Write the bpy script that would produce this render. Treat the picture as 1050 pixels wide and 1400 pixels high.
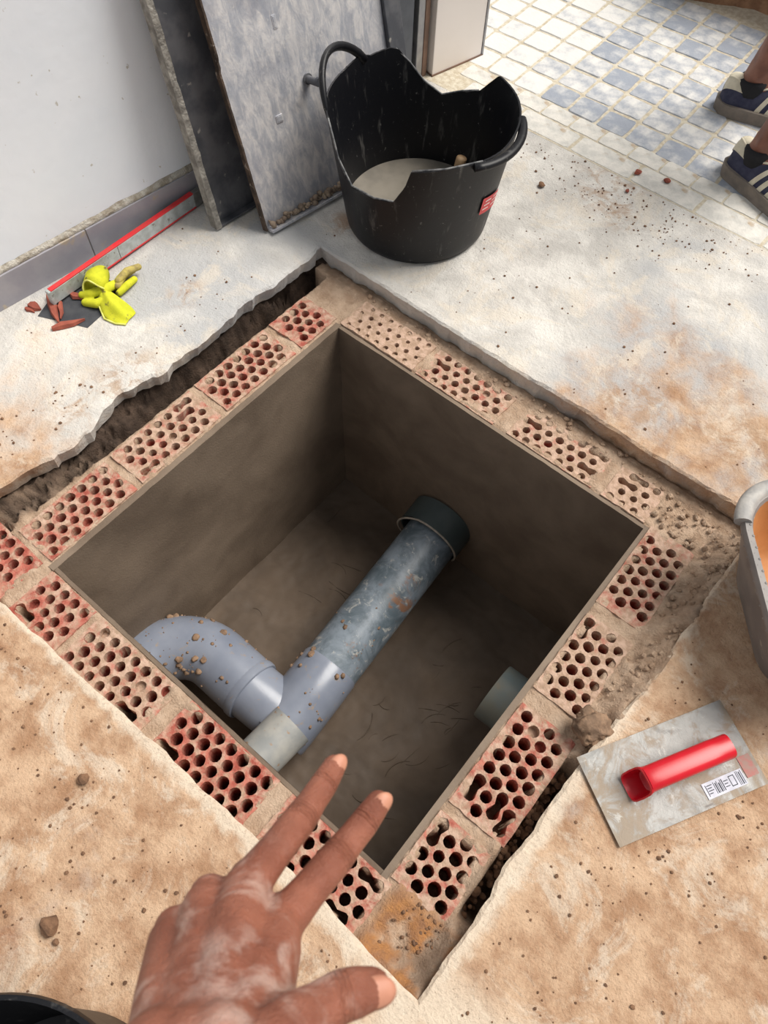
import bpy, bmesh, math, random
from mathutils import Vector, Matrix, noise
from mathutils.geometry import delaunay_2d_cdt

for o in list(bpy.data.objects):
    bpy.data.objects.remove(o)
scene = bpy.context.scene
COL = scene.collection
R = math.radians

# ------------------------------------------------------------------ camera, sky, sun, exposure
cam_d = bpy.data.cameras.new('camera')
cam_d.sensor_fit = 'VERTICAL'
cam_d.sensor_height = 36.0
cam_d.sensor_width = 27.0
cam_d.lens = 26.39
cam_d.clip_start = 0.01
cam_d.dof.use_dof = True
cam_d.dof.focus_distance = 1.7
cam_d.dof.aperture_fstop = 16.0
cam = bpy.data.objects.new('camera', cam_d)
COL.objects.link(cam)
right = Vector((0.76625891, 0.64222937, 0.01971592))
down = Vector((0.56757745, -0.66216971, -0.48927202))
fwd = Vector((-0.30116958, 0.38609936, -0.87190835))
m3 = Matrix((right, -down, -fwd)).transposed()
cam.matrix_world = Matrix.Translation((0.95211, -0.0930, 1.42)) @ m3.to_4x4()
scene.camera = cam

world = bpy.data.worlds.new('overcast_sky')
scene.world = world
world.use_nodes = True
bg = world.node_tree.nodes['Background']
bg.inputs[0].default_value = (0.93, 0.965, 1.0, 1)
bg.inputs[1].default_value = 0.33

sun_d = bpy.data.lights.new('sun', 'SUN')
sun_d.energy = 3.8
sun_d.angle = R(36)
sun_d.color = (1.0, 0.95, 0.88)
sun = bpy.data.objects.new('sun', sun_d)
COL.objects.link(sun)
sun.rotation_euler = Vector((0.35, 0.56, 1.0)).to_track_quat('Z', 'Y').to_euler()

scene.view_settings.view_transform = 'Standard'
scene.view_settings.look = 'None'
scene.view_settings.exposure = 0.27
scene.view_settings.gamma = 1.0
scene.view_settings.use_curve_mapping = False


# ------------------------------------------------------------------ helpers
def lin(c):
    r = []
    for v in c[:3]:
        v = v / 255.0
        r.append(v / 12.92 if v <= 0.04045 else ((v + 0.055) / 1.055) ** 2.4)
    return (r[0], r[1], r[2], 1.0)


class N:
    """small node-graph builder"""
    def __init__(self, name):
        self.m = bpy.data.materials.new(name)
        self.m.use_nodes = True
        self.t = self.m.node_tree
        self.b = self.t.nodes['Principled BSDF']
        self.tc = self.t.nodes.new('ShaderNodeTexCoord')
        self.co = self.tc.outputs['Object']

    def link(self, a, b):
        self.t.links.new(a, b)

    def val(self, sock, v):
        if isinstance(v, (int, float)):
            sock.default_value = v
        elif isinstance(v, tuple):
            sock.default_value = v
        else:
            self.link(v, sock)

    def noise(self, scale, detail=4, rough=0.55, dist=0.0, stretch=None, offset=None):
        n = self.t.nodes.new('ShaderNodeTexNoise')
        n.inputs['Scale'].default_value = scale
        n.inputs['Detail'].default_value = detail
        n.inputs['Roughness'].default_value = rough
        n.inputs['Distortion'].default_value = dist
        if stretch or offset:
            mp = self.t.nodes.new('ShaderNodeMapping')
            if stretch:
                mp.inputs['Scale'].default_value = stretch[:3]
                if len(stretch) > 3:
                    mp.inputs['Rotation'].default_value = (0, 0, stretch[3])
            if offset:
                mp.inputs['Location'].default_value = offset
            self.link(self.co, mp.inputs['Vector'])
            self.link(mp.outputs[0], n.inputs['Vector'])
        else:
            self.link(self.co, n.inputs['Vector'])
        return n.outputs['Fac']

    def voronoi(self, scale, feature='F1', rand=1.0):
        n = self.t.nodes.new('ShaderNodeTexVoronoi')
        n.feature = feature
        n.inputs['Scale'].default_value = scale
        n.inputs['Randomness'].default_value = rand
        self.link(self.co, n.inputs['Vector'])
        return n.outputs['Distance']

    def ramp(self, fac, a, b):
        n = self.t.nodes.new('ShaderNodeMapRange')
        n.interpolation_type = 'SMOOTHSTEP'
        n.inputs['From Min'].default_value = a
        n.inputs['From Max'].default_value = b
        self.link(fac, n.inputs['Value'])
        return n.outputs['Result']

    def math(self, op, a, b=0.0):
        n = self.t.nodes.new('ShaderNodeMath')
        n.operation = op
        self.val(n.inputs[0], a)
        self.val(n.inputs[1], b)
        return n.outputs[0]

    def mix(self, fac, a, b):
        n = self.t.nodes.new('ShaderNodeMix')
        n.data_type = 'RGBA'
        self.val(n.inputs[0], fac)
        self.val(n.inputs[6], a)
        self.val(n.inputs[7], b)
        return n.outputs[2]

    def attr(self, name):
        n = self.t.nodes.new('ShaderNodeAttribute')
        n.attribute_name = name
        return n.outputs['Fac']

    def sep(self):
        n = self.t.nodes.new('ShaderNodeSeparateXYZ')
        self.link(self.co, n.inputs[0])
        return n.outputs

    def rnd(self):
        return self.t.nodes.new('ShaderNodeObjectInfo').outputs['Random']

    def bump(self, h, strength=0.4, dist=0.004, normal=None):
        n = self.t.nodes.new('ShaderNodeBump')
        n.inputs['Strength'].default_value = strength
        n.inputs['Distance'].default_value = dist
        self.link(h, n.inputs['Height'])
        if normal is not None:
            self.link(normal, n.inputs['Normal'])
        return n.outputs[0]

    def out(self, col, rough=0.8, metal=0.0, normal=None, spec=None, coat=None):
        self.val(self.b.inputs['Base Color'], col)
        self.val(self.b.inputs['Roughness'], rough)
        self.val(self.b.inputs['Metallic'], metal)
        if normal is not None:
            self.link(normal, self.b.inputs['Normal'])
        if spec is not None:
            self.b.inputs['Specular IOR Level'].default_value = spec
        if coat is not None:
            self.b.inputs['Coat Weight'].default_value = coat
        return self.m


def simple(name, a, b=None, scale=30.0, rough=0.7, metal=0.0, bump=0.25, bscale=120.0, bdist=0.002, lo=0.35, hi=0.65,
           spec=None, c=None, clo=0.6, chi=0.7, cscale=60.0):
    n = N(name)
    col = lin(a)
    if b:
        col = n.mix(n.ramp(n.noise(scale), lo, hi), lin(a), lin(b))
    if c:
        col = n.mix(n.ramp(n.noise(cscale, 3, offset=(3.1, 1.7, 0.4)), clo, chi), col, lin(c))
    nrm = n.bump(n.noise(bscale, 5), bump, bdist) if bump else None
    return n.out(col, rough, metal, nrm, spec)


def world_of(o):
    return o.matrix_basis.copy() if o.parent is None else world_of(o.parent) @ o.matrix_parent_inverse @ o.matrix_basis


def adopt(o, parent):
    if parent is not None:
        o.parent = parent
        o.matrix_parent_inverse = world_of(parent).inverted()
    return o


def tag(o, label=None, cat=None, group=None, kind=None):
    if label:
        o['label'] = label
    if cat:
        o['category'] = cat
    if group:
        o['group'] = group
    if kind:
        o['kind'] = kind
    return o


def thing(name, label, cat, loc=(0, 0, 0), rz=0.0, group=None):
    o = bpy.data.objects.new(name, None)
    o.empty_display_size = 0.05
    COL.objects.link(o)
    o.location = loc
    o.rotation_euler = (0, 0, rz)
    o.matrix_basis = Matrix.Translation(loc) @ Matrix.Rotation(rz, 4, 'Z')
    return tag(o, label, cat, group)


def mesh(name, verts, faces, mat=None, parent=None, smooth=False, local=False, angle=None):
    me = bpy.data.meshes.new(name)
    me.from_pydata([tuple(v) for v in verts], [], faces)
    me.validate()
    bm = bmesh.new()
    bm.from_mesh(me)
    bmesh.ops.recalc_face_normals(bm, faces=bm.faces)
    bm.to_mesh(me)
    bm.free()
    return link(name, me, mat, parent, smooth, local, angle)


def link(name, me, mat=None, parent=None, smooth=False, local=False, angle=None):
    if mat:
        me.materials.clear()
        me.materials.append(mat)
    if smooth:
        me.polygons.foreach_set('use_smooth', [True] * len(me.polygons))
        if angle:
            me.set_sharp_from_angle(angle=R(angle))
    o = bpy.data.objects.new(name, me)
    COL.objects.link(o)
    if parent is not None:
        o.parent = parent
        if not local:
            o.matrix_parent_inverse = world_of(parent).inverted()
    return o


class MB:
    def __init__(self):
        self.v = []
        self.f = []

    def add(self, verts, faces):
        k = len(self.v)
        self.v += [Vector(v) for v in verts]
        self.f += [tuple(i + k for i in f) for f in faces]
        return self

    def box(self, x0, x1, y0, y1, z0, z1, M=None):
        vs = [Vector((x, y, z)) for z in (z0, z1) for y in (y0, y1) for x in (x0, x1)]
        if M:
            vs = [M @ v for v in vs]
        return self.add(vs, [(0, 2, 3, 1), (4, 5, 7, 6), (0, 1, 5, 4), (2, 6, 7, 3), (0, 4, 6, 2), (1, 3, 7, 5)])

    def bbox(self, x0, x1, y0, y1, z0, z1, b=0.003, M=None):
        """box with bevelled edges"""
        bm = bmesh.new()
        bmesh.ops.create_cube(bm, size=1.0)
        for v in bm.verts:
            v.co = Vector(((x0 + x1) / 2 + v.co.x * (x1 - x0), (y0 + y1) / 2 + v.co.y * (y1 - y0), (z0 + z1) / 2 + v.co.z * (z1 - z0)))
        bmesh.ops.bevel(bm, geom=list(bm.edges), offset=b, segments=2, affect='EDGES', profile=0.6)
        bm.verts.index_update()
        vs = [(M @ v.co if M else v.co.copy()) for v in bm.verts]
        self.add(vs, [tuple(v.index for v in f.verts) for f in bm.faces])
        bm.free()
        return self

    def tube(self, pts, radii, seg=16, cap=True, squash=None):
        pts = [Vector(p) for p in pts]
        if isinstance(radii, (int, float)):
            radii = [radii] * len(pts)
        rings = []
        up = None
        for i, p in enumerate(pts):
            d = (pts[min(i + 1, len(pts) - 1)] - pts[max(i - 1, 0)]).normalized()
            if up is None:
                up = Vector((0, 0, 1)) if abs(d.z) < 0.9 else Vector((1, 0, 0))
            s = d.cross(up).normalized()
            u = s.cross(d).normalized()
            up = u
            q = squash or 1.0
            rings.append([p + radii[i] * (math.cos(2 * math.pi * k / seg) * s + q * math.sin(2 * math.pi * k / seg) * u) for k in range(seg)])
        vs = [v for r in rings for v in r]
        fs = []
        for i in range(len(pts) - 1):
            for k in range(seg):
                a, b = i * seg + k, i * seg + (k + 1) % seg
                fs.append((a, b, b + seg, a + seg))
        if cap:
            fs.append(tuple(range(seg))[::-1])
            fs.append(tuple((len(pts) - 1) * seg + k for k in range(seg)))
        return self.add(vs, fs)

    def hollow(self, pts, r_out, r_in, seg=32):
        """pipe with wall thickness and open ends"""
        a = MB().tube(pts, r_out, seg, False)
        b = MB().tube(pts, r_in, seg, False)
        n = len(a.v)
        k = len(self.v)
        self.v += a.v + b.v
        self.f += [tuple(i + k for i in f) for f in a.f]
        self.f += [tuple(i + k + n for i in f[::-1]) for f in b.f]
        for base in (0, (len(pts) - 1) * seg):
            for j in range(seg):
                p, q = base + j, base + (j + 1) % seg
                self.f.append((k + p, k + q, k + n + q, k + n + p))
        return self

    def ball(self, c, r, seg=12, scale=(1, 1, 1), M=None):
        bm = bmesh.new()
        bmesh.ops.create_uvsphere(bm, u_segments=seg, v_segments=max(6, seg // 2 + 2), radius=1.0)
        bm.verts.index_update()
        vs = []
        for v in bm.verts:
            w = Vector((v.co.x * r * scale[0], v.co.y * r * scale[1], v.co.z * r * scale[2]))
            vs.append(Vector(c) + (M @ w if M else w))
        self.add(vs, [tuple(v.index for v in f.verts) for f in bm.faces])
        bm.free()
        return self

    def capsule(self, a, b, ra, rb, seg=16):
        self.tube([a, b], [ra, rb], seg, True)
        self.ball(a, ra, seg)
        self.ball(b, rb, seg)
        return self

    def chain(self, pts, radii):
        for i in range(len(pts) - 1):
            self.capsule(pts[i], pts[i + 1], radii[i], radii[i + 1])
        return self

    def build(self, name, mat=None, parent=None, smooth=False, local=False, angle=None):
        return mesh(name, self.v, self.f, mat, parent, smooth, local, angle)


def blob(name, mb, voxel, mat, parent=None, smooth_it=6):
    """fuse overlapping closed shapes into one continuous skin"""
    src = mesh('tmp', mb.v, mb.f)
    r = src.modifiers.new('r', 'REMESH')
    r.mode = 'VOXEL'
    r.voxel_size = voxel
    s = src.modifiers.new('s', 'SMOOTH')
    s.factor = 0.5
    s.iterations = smooth_it
    dg = bpy.context.evaluated_depsgraph_get()
    me = bpy.data.meshes.new_from_object(src.evaluated_get(dg))
    old = src.data
    bpy.data.objects.remove(src)
    bpy.data.meshes.remove(old)
    me.name = name
    return link(name, me, mat, parent, True)


def fattr(me, name, vals):
    a = me.attributes.new(name, 'FLOAT', 'POINT')
    a.data.foreach_set('value', vals)


def fbm(x, y, z=0.0, s=1.0, o=4):
    return noise.fractal(Vector((x * s, y * s, z)), 0.9, 2.1, o)


def sm(a, b, x):
    t = min(1.0, max(0.0, (x - a) / (b - a)))
    return t * t * (3 - 2 * t)


rng = random.Random(7)

# ------------------------------------------------------------------ materials
# concrete slab: pale cement, bluish screed patches, tan dried mud towards the near and right side
n = N('concrete_slab')
sx = n.sep()
u = n.math('SUBTRACT', sx[0], sx[1])
big = n.noise(2.3, 6, 0.62, 0.6)
mid = n.noise(9.0, 6, 0.65, 0.4)
fine = n.noise(70.0, 5, 0.6)
mud = n.math('ADD', n.math('ADD', n.ramp(u, -1.35, 0.45), n.math('MULTIPLY', n.math('SUBTRACT', big, 0.5), 1.5)),
             n.math('MULTIPLY', n.math('SUBTRACT', mid, 0.5), 1.1))
base = n.mix(n.ramp(mid, 0.35, 0.68), lin((200, 196, 190)), lin((230, 226, 219)))
base = n.mix(n.ramp(n.noise(1.7, 4, 0.5, 0.3, offset=(4.2, 0.7, 0)), 0.52, 0.62), base, lin((186, 186, 186)))
tan = n.mix(n.ramp(n.noise(14, 6, 0.65), 0.35, 0.68), lin((208, 176, 146)), lin((168, 130, 100)))
col = n.mix(n.ramp(mud, 0.28, 0.85), base, tan)
pale = n.ramp(n.noise(6.5, 8, 0.72, 0.8, offset=(9, 2, 0)), 0.50, 0.62)
col = n.mix(n.math('MULTIPLY', pale, 0.5), col, lin((226, 214, 196)))
rb = n.math('MULTIPLY', n.ramp(n.noise(4.2, 7, 0.7, 0.5, offset=(1, 7, 0)), 0.58, 0.72), n.ramp(mud, 0.2, 0.7))
col = n.mix(n.math('MULTIPLY', rb, 0.75), col, lin((150, 104, 76)))
wob = n.math('MULTIPLY', n.math('SUBTRACT', n.noise(30, 5, 0.6), 0.5), 0.05)
lipm = n.math('MULTIPLY', n.ramp(n.math('ADD', sx[1], wob), -0.142, -0.122), n.ramp(sx[1], 0.0, -0.09))
lip2 = n.math('MULTIPLY', n.ramp(n.math('ADD', sx[0], wob), 1.112, 1.088), n.math('MULTIPLY', n.ramp(sx[0], 1.0, 1.06), n.ramp(sx[1], 1.05, 0.9)))
col = n.mix(n.math('MULTIPLY', n.math('MAXIMUM', lipm, lip2), 0.75), col, lin((228, 214, 194)))
for (cx_, cy_, r0_) in ((0.27, 1.78, 0.17), (0.36, 1.70, 0.09), (-0.245, 0.42, 0.13), (-0.27, 0.27, 0.12), (-0.34, 0.70, 0.07), (-0.21, 1.17, 0.08), (0.72, 1.16, 0.16), (0.98, 1.2, 0.2)):
    ds = n.t.nodes.new('ShaderNodeVectorMath')
    ds.operation = 'DISTANCE'
    n.link(n.co, ds.inputs[0])
    ds.inputs[1].default_value = (cx_, cy_, 0)
    pm_ = n.math('MULTIPLY', n.ramp(ds.outputs['Value'], r0_, r0_ * 0.1), n.ramp(n.noise(17, 7, 0.72, 0.6), 0.45, 0.62))
    col = n.mix(n.math('MULTIPLY', pm_, 0.75), col, lin((172, 138, 108)))
grit = n.math('MULTIPLY', n.ramp(n.noise(190, 5, 0.7), 0.50, 0.72), n.ramp(mud, 0.1, 0.8))
col = n.mix(n.math('MULTIPLY', grit, 0.4), col, lin((140, 104, 78)))
speck = n.ramp(n.noise(150, 3, 0.6), 0.66, 0.72)
col = n.mix(n.math('MULTIPLY', speck, 0.55), col, lin((120, 92, 74)))
h1 = n.math('ADD', n.math('MULTIPLY', n.noise(16, 8, 0.72), 1.0), n.math('MULTIPLY', n.math('ADD', fine, n.noise(190, 5, 0.7)), 0.4))
MAT_SLAB = n.out(col, 0.85, 0, n.bump(h1, 0.75, 0.012), 0.3)

# mortar / soil bed, driven by material attributes (kinds of dirt, not shade)
n = N('mortar_and_soil')
mo = n.mix(n.ramp(n.noise(25, 6, 0.65), 0.3, 0.7), lin((172, 144, 120)), lin((206, 180, 156)))
so = n.mix(n.ramp(n.noise(22, 6, 0.65), 0.3, 0.7), lin((62, 51, 44)), lin((98, 81, 69)))
og = n.mix(n.ramp(n.noise(40, 6, 0.65), 0.3, 0.7), lin((186, 128, 72)), lin((150, 106, 76)))
col = n.mix(n.attr('soil'), mo, so)
col = n.mix(n.attr('ochre'), col, og)
h1 = n.math('ADD', n.noise(60, 8, 0.75), n.math('MULTIPLY', n.noise(240, 4), 0.5))
MAT_MORTAR = n.out(col, 0.9, 0, n.bump(h1, 0.8, 0.009), 0.25)

# fired clay brick with smeared mortar
n = N('perforated_brick_clay')
red = n.mix(n.ramp(n.noise(35, 5, 0.6), 0.35, 0.65), lin((158, 80, 68)), lin((192, 118, 102)))
crust = n.mix(n.ramp(n.noise(60, 5), 0.35, 0.65), lin((202, 172, 152)), lin((172, 144, 122)))
fac = n.ramp(n.math('ADD', n.noise(28, 7, 0.7, 0.4), n.math('MULTIPLY', n.attr('smear'), 0.75)), 0.52, 0.80)
col = n.mix(fac, red, crust)
MAT_BRICK = n.out(col, 0.9, 0, n.bump(n.noise(160, 6, 0.7), 0.8, 0.005), 0.2)

# wet cement render of the pit walls
n = N('cement_render')
col = n.mix(n.ramp(n.noise(5, 6, 0.6, 0.3), 0.3, 0.7), lin((108, 93, 79)), lin((132, 116, 100)))
h1 = n.math('ADD', n.noise(180, 4, 0.6), n.math('MULTIPLY', n.noise(14, 5), 0.7))
MAT_RENDER = n.out(col, 0.72, 0, n.bump(h1, 0.35, 0.003), 0.35)
n = N('wet_cement_floor')
col = n.mix(n.ramp(n.noise(6, 6, 0.6, 0.5), 0.3, 0.7), lin((84, 71, 59)), lin((102, 87, 73)))
MAT_WET = n.out(col, n.ramp(n.noise(9, 4), -0.9, 1.3), 0, n.bump(n.noise(9, 3, 0.5, 2.0), 0.07, 0.004), 0.4)

MAT_WALL = simple('white_wall_paint', (244, 248, 254), (238, 243, 250), 4, 0.75, 0, 0.25, 35, 0.003, c=(200, 196, 188), clo=0.7, chi=0.76, cscale=45)
MAT_ROUGHPLASTER = simple('rough_plaster_band', (204, 199, 188), (168, 158, 142), 40, 0.9, 0, 0.9, 120, 0.008)
MAT_BASETILE = simple('grey_baseboard_tile', (152, 150, 158), (166, 163, 168), 12, 0.5, 0, 0.1, 60, 0.001, c=(176, 164, 148), clo=0.62, chi=0.7, cscale=22)
MAT_GROUT = simple('tile_grout', (206, 200, 190), (180, 172, 160), 40, 0.9)
n = N('dusty_blue_paver')
d = n.math('ADD', n.noise(16, 6, 0.65, 0.3), n.math('MULTIPLY', n.math('SUBTRACT', n.rnd(), 0.5), 0.26))
oi_ = n.t.nodes.new('ShaderNodeObjectInfo')
sl_ = n.t.nodes.new('ShaderNodeSeparateXYZ')
n.link(oi_.outputs['Location'], sl_.inputs[0])
d = n.math('ADD', d, n.math('MULTIPLY', n.ramp(sl_.outputs[0], -0.12, -0.24), 0.26))
d = n.math('SUBTRACT', d, 0.06)
xx = n.sep()
col = n.mix(n.ramp(d, 0.30, 0.72), lin((150, 156, 167)), lin((218, 216, 212)))
MAT_PAVER = n.out(col, 0.75, 0, n.bump(n.noise(45, 6, 0.65), 0.5, 0.005), 0.35)
MAT_PAVER_DUST = simple('cement_covered_paver', (196, 194, 188), (218, 214, 206), 22, 0.85, 0, 0.6, 60, 0.006, c=(178, 160, 138), clo=0.6, chi=0.72, cscale=14)
MAT_JOINT = simple('sandy_joint', (206, 198, 180), (184, 172, 150), 60, 0.95, 0, 0.5, 200, 0.004)
MAT_EARTHWALL = simple('brown_rough_wall', (172, 132, 100), (140, 104, 78), 14, 0.95, 0, 0.9, 50, 0.012)
MAT_WHITETILE = simple('white_glazed_cladding', (236, 228, 222), (232, 224, 218), 5, 0.3, 0, 0.05, 20, 0.001)
MAT_ALU = simple('grey_aluminium', (160, 160, 162), (146, 146, 150), 30, 0.4, 0.7, 0.1)
MAT_DARKFRAME = simple('anthracite_frame', (74, 78, 86), (84, 88, 96), 20, 0.5, 0.1, 0.1)
MAT_BLACKGAP = simple('black_groove', (26, 27, 30), None, rough=0.7, bump=0)
MAT_BROWNTRIM = simple('brown_trim', (128, 100, 84), (112, 88, 74), 20, 0.6)

n = N('galvanised_steel_sheet')
st = n.noise(30, 7, 0.72, 0.5, stretch=(1, 1.3, 0.45))
col = n.mix(n.ramp(st, 0.35, 0.68), lin((176, 179, 188)), lin((228, 224, 222)))
col = n.mix(n.math('MULTIPLY', n.ramp(n.noise(5, 6, 0.65, offset=(2, 5, 1)), 0.5, 0.7), 0.6), col, lin((150, 152, 164)))
col = n.mix(n.math('MULTIPLY', n.ramp(n.noise(60, 5, 0.7), 0.62, 0.7), 0.5), col, lin((226, 222, 216)))
MAT_STEEL = n.out(col, n.ramp(st, -0.7, 2.0), 0.35, n.bump(n.noise(40, 7, 0.7), 0.35, 0.004))
MAT_DARKSTEEL = simple('dark_steel_sheet', (84, 86, 92), (112, 112, 116), 16, 0.55, 0.45, 0.3, 50, 0.003, c=(168, 164, 158), clo=0.64, chi=0.72, cscale=30)
MAT_RUSTEDGE = simple('rusty_edge', (92, 76, 64), (60, 50, 44), 30, 0.8, 0.3, 0.6, 120, 0.004, c=(150, 140, 130), clo=0.6, chi=0.7)
MAT_CEMEDGE = simple('cement_crusted_edge', (160, 156, 148), (118, 114, 108), 40, 0.85, 0.1, 0.8, 120, 0.006)
MAT_GRAVEL = simple('gravel', (158, 140, 120), (122, 106, 92), 30, 0.9, 0, 0.4)

n = N('black_rubber')
sp = n.ramp(n.noise(75, 6, 0.75), 0.62, 0.70)
st = n.math('MULTIPLY', n.ramp(n.noise(30, 5, 0.6, 0, stretch=(1.4, 1.4, 0.25)), 0.58, 0.78), 0.35)
col = n.mix(n.math('ADD', n.math('MULTIPLY', sp, 0.55), st), lin((13, 14, 19)), lin((140, 138, 134)))
MAT_RUBBER = n.out(col, 0.45, 0, n.bump(n.noise(25, 5), 0.15, 0.003), 0.35)
MAT_RUBBER_EDGE = simple('torn_rubber_edge', (128, 128, 128), (60, 62, 66), 50, 0.7, 0, 0.3)
MAT_SLURRY = simple('cement_slurry', (108, 103, 95), (130, 124, 114), 10, 0.3, 0, 0.3, 12, 0.006)
MAT_WOOD = simple('wooden_handle', (196, 164, 126), (170, 136, 100), 40, 0.6, 0, 0.2)
MAT_REDLABEL = simple('red_label', (214, 52, 60), (200, 70, 72), 40, 0.5, 0, 0)
MAT_WHITEPRINT = simple('white_print', (236, 220, 216), None, rough=0.6, bump=0)

n = N('grey_pvc')
col = n.mix(n.ramp(n.noise(7, 4), 0.3, 0.7), lin((114, 121, 136)), lin((132, 138, 151)))
col = n.mix(n.math('MULTIPLY', n.ramp(n.noise(34, 6, 0.7, 0.5), 0.60, 0.68), 0.8), col, lin((150, 132, 112)))
MAT_PVC = n.out(col, 0.28, 0, n.bump(n.noise(40, 5), 0.12, 0.003), 0.5)
n = N('dirty_old_pvc')
col = n.mix(n.ramp(n.noise(11, 7, 0.7, 0.5), 0.35, 0.65), lin((84, 96, 104)), lin((128, 138, 148)))
col = n.mix(n.math('MULTIPLY', n.ramp(n.noise(30, 6, 0.7, 0.7, stretch=(1, 1, 1)), 0.56, 0.66), 0.7), col, lin((184, 182, 176)))
col = n.mix(n.math('MULTIPLY', n.ramp(n.noise(8, 6, 0.7, 0.4, offset=(5.5, 2, 3)), 0.58, 0.66), 0.8), col, lin((136, 92, 58)))
MAT_OLDPVC = n.out(col, 0.4, 0, n.bump(n.noise(30, 6), 0.25, 0.004), 0.45)
MAT_STUB = simple('dusty_pvc', (138, 141, 141), (162, 161, 156), 14, 0.5, 0, 0.15, 60, 0.002, c=(150, 122, 96), clo=0.62, chi=0.7, cscale=26)
MAT_TEALSTUB = simple('green_grey_pvc', (128, 142, 144), (140, 140, 128), 9, 0.45, 0, 0.1, c=(150, 140, 122), clo=0.62, chi=0.72, cscale=18)
MAT_SLEEVE = simple('dark_pvc_sleeve', (60, 70, 70), (72, 80, 80), 14, 0.5, 0, 0.1)
MAT_SEAL = simple('pale_sleeve_edge', (178, 168, 154), (150, 140, 128), 60, 0.7)
MAT_PIPE_SHADE = simple('painted_pipe_shade', (34, 36, 38), None, rough=0.8, bump=0)  # near-black colour painted as the shade inside the open stub
MAT_MUDCLOD = simple('wet_mud', (146, 118, 94), (112, 90, 72), 50, 0.85, 0, 0.6, 150, 0.004)
MAT_SOILCLOD = simple('dry_soil', (128, 96, 72), (98, 72, 54), 60, 0.95, 0, 0.6, 200, 0.004)

n = N('trowel_blade_steel')
mu = n.ramp(n.noise(13, 6, 0.7, 1.0), 0.44, 0.6)
col = n.mix(mu, lin((156, 155, 152)), lin((154, 140, 124)))
col = n.mix(n.math('MULTIPLY', n.ramp(n.noise(26, 6, 0.7, 0.8, offset=(1, 3, 2)), 0.58, 0.66), 0.7), col, lin((196, 195, 190)))
MAT_BLADE = n.out(col, n.math('ADD', n.math('MULTIPLY', mu, 0.3), 0.48), n.math('MULTIPLY', n.math('SUBTRACT', 1.0, mu), 0.1), n.bump(n.noise(26, 6, 0.7, 1.2), 0.5, 0.005))
MAT_REDPLASTIC = simple('red_plastic', (206, 20, 38), (190, 18, 34), 12, 0.32, 0, 0.05, 60, 0.001, c=(222, 150, 148), clo=0.72, chi=0.76, cscale=90)
MAT_STICKER = simple('white_sticker', (206, 208, 220), (186, 188, 200), 40, 0.6, 0, 0)
MAT_INK = simple('black_ink', (40, 42, 54), None, rough=0.7, bump=0)
MAT_REDINK = simple('faded_red_print', (176, 110, 104), (160, 130, 120), 80, 0.7, 0, 0)
MAT_GREYTUB = simple('grey_rubber_tub', (120, 116, 114), (138, 132, 128), 14, 0.5, 0, 0.15, 60, 0.003, c=(176, 168, 156), clo=0.64, chi=0.7, cscale=26)
MAT_TUBHANDLE = simple('cement_splashed_handle', (180, 176, 170), (150, 148, 146), 30, 0.6, 0, 0.4, 90, 0.003)
MAT_TUBINNER = simple('orange_mud_lining', (198, 138, 84), (176, 118, 68), 12, 0.7, 0, 0.3)
MAT_LEVELALU = simple('scuffed_aluminium', (196, 202, 202), (172, 176, 174), 50, 0.5, 0.3, 0.3, c=(140, 136, 128), clo=0.62, chi=0.7, cscale=80)
MAT_LEVELRED = simple('red_painted_edge', (214, 40, 48), (200, 60, 58), 40, 0.5)
MAT_LEVELCAP = simple('grey_end_cap', (132, 132, 128), (110, 108, 104), 50, 0.7)
MAT_GLOVE = simple('yellow_glove_fabric', (206, 206, 40), (186, 190, 34), 40, 0.85, 0, 0.5, 500, 0.002, c=(120, 112, 50), clo=0.62, chi=0.72, cscale=45)
MAT_GLOVE_TRIM = simple('pale_yellow_hem', (228, 228, 130), (206, 206, 96), 80, 0.85)
MAT_GLOVE_DIRTY = simple('dirty_glove_fingers', (186, 170, 92), (150, 134, 84), 50, 0.9, 0, 0.6, 150, 0.003)
MAT_BLACKSHEET = simple('black_plastic_sheet', (52, 54, 60), (66, 68, 72), 30, 0.65, 0, 0.15)
MAT_CLAY = simple('terracotta_shard', (158, 84, 66), (136, 70, 56), 40, 0.85, 0, 0.3)

n = N('brown_skin_with_cement_dust')
sk = n.mix(n.ramp(n.noise(28, 5, 0.6), 0.3, 0.7), lin((130, 76, 58)), lin((156, 97, 76)))
du = n.ramp(n.noise(26, 5, 0.6, 0.8, offset=(0.35, 0.8, 0.2)), 0.50, 0.68)
lo = n.ramp(n.sep()[1], -0.085, -0.115)
sk = n.mix(n.math('MULTIPLY', n.math('MULTIPLY', du, lo), 0.6), sk, lin((206, 176, 162)))
for (c_, r0_, r1_) in (((0.928, -0.128, 1.020), .028, .006), ((0.916, -0.150, 1.030), .030, .010), ((0.938, -0.148, 1.050), .026, .008)):
    ds = n.t.nodes.new('ShaderNodeVectorMath')
    ds.operation = 'DISTANCE'
    n.link(n.co, ds.inputs[0])
    ds.inputs[1].default_value = c_
    pm_ = n.math('MULTIPLY', n.ramp(ds.outputs['Value'], r0_, r1_), n.ramp(n.noise(45, 4, 0.6, 0.3), 0.42, 0.62))
    sk = n.mix(n.math('MULTIPLY', pm_, 0.55), sk, lin((208, 182, 170)))
hgt = n.math('ADD', n.noise(110, 7, 0.75, 0.6), n.math('MULTIPLY', n.noise(600, 3), 0.5))
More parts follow.
